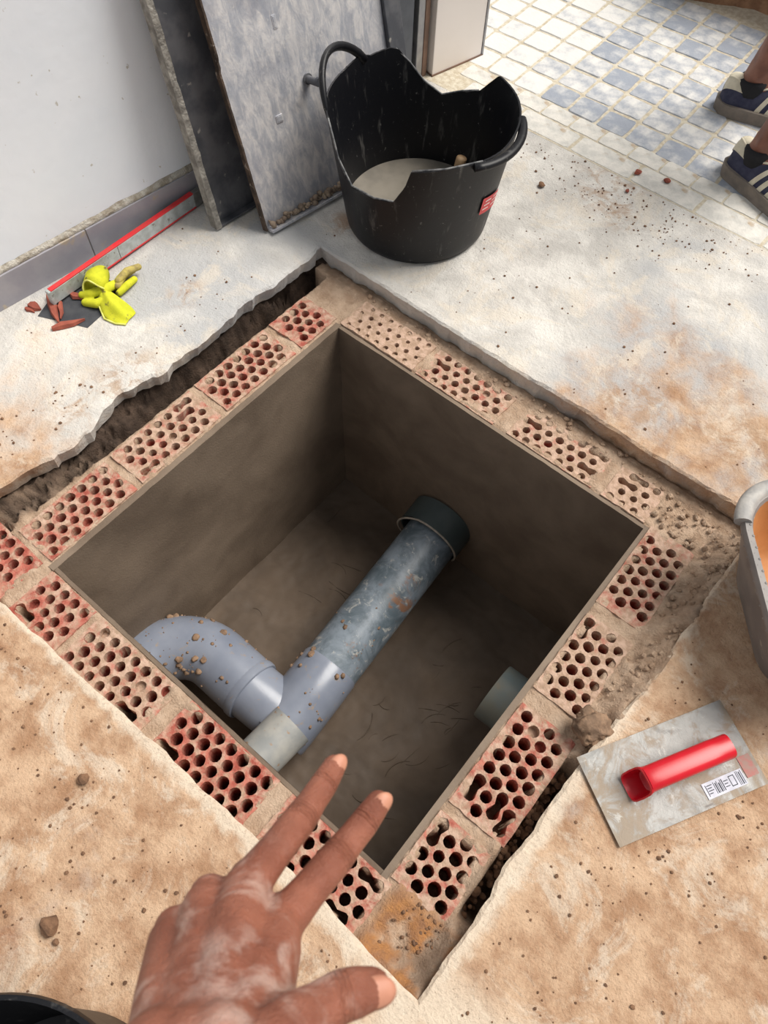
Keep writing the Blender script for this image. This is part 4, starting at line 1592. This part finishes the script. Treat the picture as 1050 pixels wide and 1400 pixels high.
# yellow glove, crumpled
GL = thing('work_glove', 'crumpled yellow work glove beside the spirit level', 'glove', (-0.47, 0.55, 0))
g = MB()
g.chain([(-0.520, 0.515, 0.014), (-0.500, 0.530, 0.020), (-0.480, 0.560, 0.026), (-0.482, 0.590, 0.020)], [0.010, 0.012, 0.013, 0.011])
g.chain([(-0.498, 0.505, 0.010), (-0.470, 0.520, 0.014), (-0.455, 0.555, 0.018)], [0.010, 0.012, 0.011])
blob('palm', g, 0.0022, MAT_GLOVE, GL, 4)
# folded cuff: an open loop of fabric
vs, fs = [], []
K = 26
for k in range(K + 1):
    t = k / K
    a = R(-70 + 320 * t)
    cx0, cy0 = -0.512, 0.560
    rx, rz_ = 0.026, 0.026
    p = Vector((cx0 + rx * math.cos(a) * 0.8, cy0 + 0.018 * math.cos(a), 0.032 + rz_ * math.sin(a) * 0.95))
    w = Vector((0.040, -0.052, -0.004)) * (0.75 + 0.25 * math.sin(a * 2))
    vs += [p - w * 0.5, p, p + w * 0.5]
for k in range(K):
    for q in range(2):
        a = k * 3 + q
        fs.append((a, a + 3, a + 4, a + 1))
cuff = mesh('cuff', vs, fs, MAT_GLOVE, GL, True)
so_ = cuff.modifiers.new('thick', 'SOLIDIFY')
so_.thickness = 0.003
so_.offset = 0
MB().tube([vs[k * 3 + 2] for k in range(K + 1)], 0.0022, 8).build('hem', MAT_GLOVE_TRIM, cuff, True)
# long flap towards the viewer
vs, fs = [], []
A0 = [(-0.487, 0.560, 0.030), (-0.470, 0.590, 0.018)]
spine = [(-0.480, 0.555, 0.030), (-0.455, 0.545, 0.034), (-0.425, 0.540, 0.028), (-0.398, 0.543, 0.016), (-0.376, 0.548, 0.005)]
wid = [0.012, 0.026, 0.036, 0.032, 0.022]
K2 = 8
for i, (p, w) in enumerate(zip(spine, wid)):
    d_ = Vector(spine[min(i + 1, 4)]) - Vector(spine[max(i - 1, 0)])
    s2 = Vector((-d_.y, d_.x, 0)).normalized()
    for k in range(K2 + 1):
        t = -1 + 2 * k / K2
        z = p[2] - 0.030 * abs(t) ** 1.6 * (w / 0.036) + 0.003 * math.sin(t * 7 + i)
        vs.append(Vector((p[0], p[1], max(0.003, z))) + s2 * w * t)
for i in range(4):
    for k in range(K2):
        a = i * (K2 + 1) + k
        fs.append((a, a + K2 + 1, a + K2 + 2, a + 1))
flap = mesh('flap', vs, fs, MAT_GLOVE, GL, True)
so_ = flap.modifiers.new('thick', 'SOLIDIFY')
so_.thickness = 0.004
so_.offset = 0
su_ = flap.modifiers.new('sub', 'SUBSURF')
su_.levels = su_.render_levels = 2
MB().tube([vs[i * (K2 + 1)] for i in range(5)], 0.0025, 8).build('hem', MAT_GLOVE_TRIM, flap, True)
for k, (p, q) in enumerate((((-0.482, 0.585, 0.014), (-0.505, 0.640, 0.010)), ((-0.470, 0.590, 0.022), (-0.488, 0.655, 0.018)), ((-0.458, 0.582, 0.012), (-0.468, 0.640, 0.010)), ((-0.475, 0.600, 0.030), (-0.478, 0.668, 0.026)))):
    g = MB()
    p, q = Vector(p), Vector(q)
    mdl = (p + q) / 2 + Vector((0.004 * (-1) ** k, 0, 0.006))
    g.chain([p, mdl, q], [0.0085, 0.0095, 0.0085])
    blob('finger', g, 0.002, MAT_GLOVE if k % 2 == 0 else MAT_GLOVE_DIRTY, GL, 2)

# terracotta shards
shards = [((-0.606, 0.412, .0), (-0.574, 0.418, 0), 0.013, .008, 'short thick terracotta shard at the far left of the black sheet'),
          ((-0.604, 0.398, .0), (-0.578, 0.404, 0), 0.006, .005, 'thin sliver of terracotta beside the short thick shard'),
          ((-0.590, 0.462, .006), (-0.508, 0.424, .004), 0.011, .008, 'long pointed terracotta shard across the black sheet'),
          ((-0.548, 0.466, .006), (-0.508, 0.436, .004), 0.006, .006, 'narrow upright terracotta shard next to the end of the spirit level'),
          ((-0.497, 0.398, .0), (-0.462, 0.462, .002), 0.010, .008, 'flat terracotta shard lying nearest the viewer'),
          ((-0.548, 0.500, .008), (-0.512, 0.512, .008), 0.010, .006, 'terracotta chip half hidden under the yellow glove')]
for k, (a, b, w, h, lbl) in enumerate(shards):
    a, b = Vector(a), Vector(b)
    d_ = (b - a).normalized()
    s2 = Vector((-d_.y, d_.x, 0)).normalized()
    L_ = (b - a).length
    vs = []
    st = [(0.0, .55), (0.3, 1.0), (0.65, .75), (1.0, .15)]
    for (t, ww) in st:
        c = a + d_ * L_ * t * 1.12
        ww *= 1.1
        for (sx_, zz) in ((-1, 0), (1, 0), (0.75, h), (-0.6, h * 1.1)):
            vs.append(c + s2 * (w * ww * sx_ + 0.002 * math.sin(k * 3 + t * 9)) + Vector((0, 0, zz * (0.5 + ww * 0.5) + 0.001)))
    fs = [(0, 1, 2, 3), (12, 15, 14, 13)]
    for i in range(3):
        for q in range(4):
            x_, y_ = i * 4 + q, i * 4 + (q + 1) % 4
            fs.append((x_, y_, y_ + 4, x_ + 4))
    tag(mesh('terracotta_shard', vs, fs, MAT_CLAY), lbl, 'shard', 'terracotta shards by the baseboard')

# ------------------------------------------------------------------ clods and crumbs on the slab
CL = [(0.547, -0.418, 0.016, 'large brown soil clod on the near slab, left of the hand', MAT_SOILCLOD),
      (0.573, -0.428, 0.0065, 'small soil crumb below the large clod near the hand', MAT_SOILCLOD),
      (0.406, -0.236, 0.011, 'tan clod on the slab left of the pit near edge', MAT_SOILCLOD),
      (0.297, 1.890, 0.010, 'terracotta crumb on the border pavers, left one of two', MAT_CLAY),
      (0.380, 1.915, 0.010, 'terracotta crumb on the border pavers nearer the shoes', MAT_CLAY),
      (0.114, 1.657, 0.010, 'brown crumb on the slab between black tub and pavers', MAT_SOILCLOD),
      (0.314, 1.800, 0.007, 'tiny red crumb on the slab in front of the border pavers', MAT_CLAY),
      (1.062, 0.395, 0.030, 'grey-brown mortar lump at the slab edge beside the trowel corner', MAT_GRAVEL)]
CL[-1] = (1.060, 0.440, 0.036, CL[-1][3], MAT_MUDCLOD)
for k, (x, y, r_, lbl, mt) in enumerate(CL):
    vs, fs = rock(r_, 50 + k, 0.6)
    zb = min(v.z for v in vs)
    z0 = 0.0 if y < 1.85 else 0.001
    if x > 1.0 and y < 0.5:
        z0 = -0.030
    tag(mesh('soil_clod' if mt != MAT_CLAY else 'terracotta_crumb', [(v.x + x, v.y + y, v.z - zb + z0) for v in vs], fs, mt, None, r_ > 0.02), lbl, 'clod' if mt != MAT_CLAY else 'crumb')


def in_slab(x, y):
    if -0.24 < x < 1.12 and -0.14 < y < 1.08:
        return False
    if x < -0.28 and y > 0.86:
        return False
    if y > 1.84 or (Vector((x, y, 0)) - WO).dot(WN) < 0.015:
        return False
    if (Vector((x, y)) - Vector((BX, BY))).length < 0.2 or (Vector((x, y)) - Vector((KBX, KBY))).length < 0.18:
        return False
    if -0.62 < x < -0.3 and 0.36 < y < 0.68:
        return False
    q = world_of(TW).inverted() @ Vector((x, y, 0))
    if abs(q.x) < 0.165 and abs(q.y) < 0.09:
        return False
    if (Vector((x, y)) - Vector((GC.x, GC.y))).length < 0.24:
        return False
    return True


cr_ = MB()
k = 0
while k < 1100:
    x, y = rng.uniform(-0.6, 1.6), rng.uniform(-0.6, 1.84)
    if rng.random() < 0.08:
        x, y = rng.gauss(-0.3, 0.07), rng.uniform(0.0, 0.95)
    elif rng.random() < 0.3:
        x, y = (rng.uniform(0.0, 0.95), rng.uniform(-0.5, -0.13)) if rng.random() < .5 else (rng.uniform(1.1, 1.4), rng.uniform(-0.15, 0.9))
    elif rng.random() < 0.2:
        x, y = rng.gauss(0.35, 0.2), rng.gauss(1.75, 0.06)
    if not in_slab(x, y):
        continue
    r_ = rng.choice((0.0014, 0.0018, 0.002, 0.0025, 0.003, 0.004)) * rng.uniform(.7, 1.1)
    vs, fs = rock(r_, k * 0.37, 0.6)
    cr_.add([v + Vector((x, y, r_ * 0.35)) for v in vs], fs)
    k += 1
tag(cr_.build('crumbs', MAT_SOILCLOD), 'tiny crumbs of soil and mortar scattered over the slab', 'crumbs', kind='stuff')
# soil lumps in the trench and along the mortar
tr_ = MB()
for k in range(260):
    zone = rng.random()
    if zone < 0.3:
        x, y = rng.uniform(-0.215, -0.150), rng.uniform(-0.08, 0.98)
        z = -0.095 - 0.09 * sm(0.05, 0.45, y)
        r_ = rng.uniform(0.003, 0.009)
    elif zone < 0.75:
        x, y = rng.uniform(1.058, 1.074), rng.uniform(0.03, 0.36)
        z = -0.11 + rng.uniform(-0.03, 0.03)
        r_ = rng.uniform(0.004, 0.010)
    else:
        x, y = rng.uniform(0.97, 1.07), rng.uniform(-0.10, 0.0)
        z = -0.046
        r_ = rng.uniform(0.0015, 0.004)
    vs, fs = rock(r_, k * 1.3 + 7, 0.8)
    tr_.add([v + Vector((x, y, z)) for v in vs], fs)
tag(tr_.build('soil_lumps', MAT_SOILCLOD, CH, True), kind='stuff')

# ------------------------------------------------------------------ bystander: lower legs and shoes
PS = thing('person', 'bystander in navy shoes with cream stripes, standing on the paved yard', 'person', (0.50, 2.2, 0))


def shoe(heel, toe_dir, lateral):
    """heel = back of the heel on the ground; lateral = +1/-1 side that carries the stripes (camera side)"""
    td = Vector((toe_dir[0], toe_dir[1], 0)).normalized()
    sd = Vector((-td.y, td.x, 0))
    q_ = 1.2
    M = Matrix(((td.x * q_, sd.x * q_, 0, heel[0]), (td.y * q_, sd.y * q_, 0, heel[1]), (0, 0, q_, 0.006), (0, 0, 0, 1)))
    stn = [(0.000, .008, .054), (0.002, .018, .068), (0.008, .027, .078), (0.018, .033, .083), (0.03, .036, .084), (0.07, .038, .074), (0.11, .040, .080), (0.15, .043, .082), (0.19, .047, .066), (0.23, .046, .054), (0.265, .036, .046), (0.285, .018, .036)]

    def S(x, a, off=0.0):
        for p, q in zip(stn[:-1], stn[1:]):
            if p[0] <= x <= q[0]:
                t = (x - p[0]) / (q[0] - p[0])
                w, h = p[1] + (q[1] - p[1]) * t, p[2] + (q[2] - p[2]) * t
        c, s = math.cos(a), math.sin(a)
        return M @ Vector((x, (w + off) * math.copysign(abs(c) ** 0.75, c) * (1 - 0.22 * max(0, s)), 0.018 + (h - 0.018 + off) * abs(s) ** 0.8))
    root = MB()
    K = 18
    vs, fs = [], []
    xs = [0.0 + 0.285 * (i / 30) for i in range(31)]
    for x in xs:
        for k in range(K + 1):
            vs.append(S(x, math.pi * k / K))
    for i in range(30):
        for k in range(K):
            a = i * (K + 1) + k
            fs.append((a, a + K + 1, a + K + 2, a + 1))
    for i in range(30):
        a, b = i * (K + 1), i * (K + 1) + K
        fs.append((a, b, b + K + 1, a + K + 1))
    fs += [tuple(range(K + 1)), tuple(30 * (K + 1) + k for k in range(K, -1, -1))]
    up = mesh('shoe', vs, fs, MAT_NAVY, PS, True, angle=50)
    # sole
    vs, fs = [], []
    out = [(s_[0] + (-0.006 if i == 0 else 0.006 if i == len(stn) - 1 else 0), s_[1] + 0.005) for i, s_ in enumerate(stn)]
    loop = [(x, w) for x, w in out] + [(x, -w) for x, w in reversed(out)]
    for z, e in ((-0.003, -0.003), (0.002, 0.0), (0.022, 0.001), (0.026, -0.002)):
        for (x, w) in loop:
            vs.append(M @ Vector((x + (e if x > .14 else -e), w + math.copysign(e, w), z)))
    m = len(loop)
    for k in range(3):
        for i in range(m):
            j = (i + 1) % m
            fs.append((k * m + i, k * m + j, (k + 1) * m + j, (k + 1) * m + i))
    fs += [tuple(range(m))[::-1], tuple(3 * m + i for i in range(m))]
    mesh('sole', vs, fs, MAT_SOLE, up, True, angle=40)

    def patch(name, f, nx_, ny_, mat, thick=0.0016):
        vs, fs = [], []
        for off in (-0.001, thick):
            for i in range(nx_ + 1):
                for k in range(ny_ + 1):
                    x, a = f(i / nx_, k / ny_)
                    vs.append(S(x, a, off))
        q0 = (nx_ + 1) * (ny_ + 1)
        for i in range(nx_):
            for k in range(ny_):
                a = i * (ny_ + 1) + k
                fs.append((a, a + ny_ + 1, a + ny_ + 2, a + 1))
                fs.append((q0 + a, q0 + a + 1, q0 + a + ny_ + 2, q0 + a + ny_ + 1))
        edge = [i * (ny_ + 1) for i in range(nx_ + 1)] + [nx_ * (ny_ + 1) + k for k in range(1, ny_ + 1)] + [i * (ny_ + 1) + ny_ for i in range(nx_ - 1, -1, -1)] + [k for k in range(ny_ - 1, 0, -1)]
        for i in range(len(edge)):
            a, b = edge[i], edge[(i + 1) % len(edge)]
            fs.append((a, b, q0 + b, q0 + a))
        return mesh(name, vs, fs, mat, up, True, angle=40)
    # side: lateral>0 means +sd side (a near 0), else a near pi
    def ang(v):
        return v if lateral > 0 else math.pi - v
    for k in range(3):
        x0 = 0.090 + 0.026 * k
        patch('stripe', lambda i, j: (x0 + 0.013 * i + 0.034 * j, ang(R(2 + 66 * j))), 3, 8, MAT_CREAM)
    # heel tab and collar trim
    patch('heel_tab', lambda i, j: (0.0005 + (0.036 + 0.016 * abs(1 - 2 * j)) * i ** 1.6, R(34 + 112 * j)), 10, 16, MAT_CREAM, 0.0022)
    col_ = []
    for k in range(33):
        t = 2 * math.pi * k / 32
        x = 0.066 - 0.060 * math.cos(t)
        col_.append(S(x, math.pi / 2 - R(34) * math.sin(t), 0.0015))
    MB().tube(col_, 0.003, 8).build('collar_trim', MAT_CREAM, up, True)
    MB().tube([M @ Vector((0.066, 0, 0.05)), M @ Vector((0.064, 0, 0.078)), M @ Vector((0.062, 0, 0.088))], [0.040, 0.045, 0.043], 20, True).build('sock', MAT_SOCK, up, True)
    return M, S, up


M1, S1, U1 = shoe((0.312, 2.345), (0.95, 0.31), -1)
M2, S2, U2 = shoe((0.480, 2.095), (0.955, -0.29), -1)
# small gilt word on the nearer shoe
cu = bpy.data.curves.new('word', 'FONT')
cu.body = 'SPEZIAL'
cu.size = 0.0085
cu.extrude = 0.0003
tmp = bpy.data.objects.new('tmp', cu)
COL.objects.link(tmp)
dg = bpy.context.evaluated_depsgraph_get()
wm = bpy.data.meshes.new_from_object(tmp.evaluated_get(dg))
bpy.data.objects.remove(tmp)
sv = S2(0.09, math.pi - R(64), 0.0025)
sx_ = (S2(0.125, math.pi - R(64), 0.0025) - sv).normalized()
sn_ = (S2(0.09, math.pi - R(64), 0.01) - S2(0.09, math.pi - R(64), 0.0)).normalized()
sy_ = sn_.cross(sx_).normalized()
sn_ = sx_.cross(sy_)
WMx = Matrix(((sx_.x, sy_.x, sn_.x, sv.x), (sx_.y, sy_.y, sn_.y, sv.y), (sx_.z, sy_.z, sn_.z, sv.z), (0, 0, 0, 1)))
wm.transform(WMx)
link('lettering', wm, MAT_GOLD, U2)

b = MB()
for (M, knee, hip) in ((M1, Vector((0.47, 2.37, 0.50)), Vector((0.50, 2.32, 0.90))), (M2, Vector((0.64, 2.08, 0.50)), Vector((0.56, 2.16, 0.90)))):
    an_ = M @ Vector((0.066, 0, 0.075))
    b.chain([an_, an_.lerp(knee, .12), an_.lerp(knee, .35) - Vector((.006, 0, 0)), an_.lerp(knee, .70) - Vector((.022, 0, 0)), knee, knee.lerp(hip, .5), hip], [0.038, 0.037, 0.043, 0.058, 0.058, 0.072, 0.080])
    sd_ = Vector((M[0][1], M[1][1], 0)).normalized()
    b.ball(an_ + sd_ * 0.026 + Vector((0.006, 0, 0.036)), 0.018)
    b.ball(an_ - sd_ * 0.026 + Vector((0.006, 0, 0.036)), 0.018)
    b.chain([an_ + Vector((-0.026, 0, 0.0)), an_.lerp(knee, .3) + Vector((-0.030, 0, 0))], [0.016, 0.018])
    b.chain([an_, M @ Vector((0.14, 0, 0.05))], [0.03, 0.022])
blob('legs', b, 0.006, MAT_LEGSKIN, PS, 6)
b = MB()
for (knee, hip) in ((Vector((0.47, 2.37, 0.55)), Vector((0.50, 2.30, 0.92))), (Vector((0.64, 2.08, 0.55)), Vector((0.57, 2.18, 0.92)))):
    b.chain([knee, hip], [0.088, 0.105])
b.chain([(0.52, 2.24, 0.88), (0.53, 2.24, 1.0)], [0.13, 0.13])
blob('shorts', b, 0.010, MAT_SHORTS, PS, 5)

# ------------------------------------------------------------------ the hand reaching in over the pit
HP = dict(i0=(0.9156, -0.1177, 0.9801), i1=(0.915, -0.0748, 0.9592), i2=(0.9145, -0.0503, 0.953), i3=(0.9138, -0.0383, 0.9528),
          m0=(0.8904, -0.1184, 0.9828), m1=(0.8857, -0.0734, 0.9585), m2=(0.8816, -0.0504, 0.9471), m3=(0.8792, -0.0386, 0.9451),
          r0=(0.8803, -0.137, 0.9837), r1=(0.8761, -0.1327, 0.9412), r2=(0.8972, -0.1454, 0.9455),
          p0=(0.8794, -0.1576, 0.9921), p1=(0.8745, -0.1563, 0.9508), p2=(0.8977, -0.162, 0.9609),
          t3=(0.9674, -0.1077, 1.0297), t2=(0.9587, -0.1185, 1.0337), t1=(0.951, -0.1366, 1.0455), t0=(0.9461, -0.1605, 1.0596),
          w1=(0.9361, -0.1627, 1.0506), w2=(0.9176, -0.1815, 1.0487), f1=(0.9227, -0.1276, 0.9882), f2=(0.9381, -0.1495, 1.0271))
HP = {k: Vector(v) for k, v in HP.items()}
toc = Vector((0.3012, -0.3861, 0.8719))
HD = thing('person', 'outstretched dusty left hand and forearm reaching over the near edge of the pit', 'person', (0.92, -0.15, 0.95))
b = MB()
b.chain([HP['i0'], HP['i0'].lerp(HP['i1'], .5), HP['i1'], HP['i1'].lerp(HP['i2'], .5), HP['i2'], HP['i3']], [0.0118, 0.0102, 0.0100, 0.0088, 0.0087, 0.0076])
b.chain([HP['m0'], HP['m0'].lerp(HP['m1'], .5), HP['m1'], HP['m1'].lerp(HP['m2'], .5), HP['m2'], HP['m3']], [0.0118, 0.0102, 0.0100, 0.0087, 0.0086, 0.0074])
b.chain([HP['r0'], HP['r1'], HP['r2']], [0.0112, 0.0095, 0.0085])
b.chain([HP['p0'], HP['p1'], HP['p2']], [0.0102, 0.0085, 0.0075])
b.chain([HP['t0'], HP['t1'], HP['t1'].lerp(HP['t2'], .5), HP['t2'], HP['t2'].lerp(HP['t3'], .5), HP['t3']], [0.016, 0.0128, 0.0108, 0.0106, 0.0102, 0.0088])
wr1, wr2 = HP['w1'], HP['w2']
for k, (a, t, ra, rb_) in enumerate((('i0', 0.0, .0120, .0165), ('m0', .33, .0122, .0170), ('r0', .66, .0116, .0165), ('p0', 1.0, .0108, .0150))):
    w = wr1.lerp(wr2, t)
    b.chain([HP[a], HP[a].lerp(w, .5) - toc * 0.003, w - toc * .002], [ra, (ra + rb_) / 2 + .001, rb_])
# palm mass on the underside and web of the thumb
for a, t in (('i0', .15), ('m0', .4), ('r0', .6), ('p0', .85)):
    w = wr1.lerp(wr2, t)
    b.chain([HP[a] - toc * 0.010, w - toc * 0.012], [.011, .016])
b.chain([HP['f1'], HP['f2'], HP['t0']], [.0125, .0145, .016])
b.chain([HP['f2'], HP['t1']], [.012, .012])
for q, s_ in (('i0', 1), ('m0', 1), ('r0', 1), ('p0', 1)):
    b.ball(HP[q] + toc * 0.0035, 0.0098, 14)
wc_ = (wr1 + wr2) / 2
el_ = Vector((0.9697, -0.3558, 1.1829))
fd = (el_ - wc_).normalized()
sdir = (wr1 - wr2).normalized()
for s_ in (-1, 0, 1):
    b.chain([wc_ + sdir * 0.012 * s_, wc_ + fd * 0.05 + sdir * 0.014 * s_, wc_ + fd * 0.15 + sdir * .016 * s_, el_ + sdir * .014 * s_], [.0205, .023, .032, .036])
hand = blob('hand_and_forearm', b, 0.0016, MAT_SKIN, HD, 7)


def nail(c, tip_dir, up, w, l):
    td = tip_dir.normalized()
    s_ = td.cross(up).normalized()
    u_ = s_.cross(td).normalized()
    vs, fs = [], []
    for i in range(7):
        for k in range(7):
            a, t = -1 + 2 * i / 6, -1 + 2 * k / 6
            # squircle outline, curved across
            sc = math.sqrt(max(0.0, 1 - 0.5 * t * t))
            a2 = a * sc
            t2 = t * math.sqrt(max(0.0, 1 - 0.5 * a * a))
            vs.append(c + s_ * a2 * w + td * t2 * l + u_ * (-0.0030 * a2 * a2 - 0.0012 * max(0, t2) ** 2))
    for i in range(6):
        for k in range(6):
            q = i * 7 + k
            fs.append((q, q + 7, q + 8, q + 1))
    o = mesh('fingernail', vs, fs, MAT_NAIL, HD, True)
    md = o.modifiers.new('thick', 'SOLIDIFY')
    md.thickness = 0.0012
    return o


def upn(d, lean=Vector((0, 0, 0))):
    v = (toc + lean)
    return (v - d * v.dot(d)).normalized()


for a, c, r_, w, l, lean in (('i2', 'i3', .0076, .0060, .0072, Vector((.25, .1, 0))), ('m2', 'm3', .0074, .0058, .0070, Vector((.2, .1, 0))), ('t2', 't3', .0088, .0070, .0085, Vector((.25, .55, .0)))):
    d_ = (HP[c] - HP[a]).normalized()
    u_ = upn(d_, lean)
    nail(HP[c] + d_ * (0.0005) + u_ * (r_ - 0.0002), d_, u_, w, l)
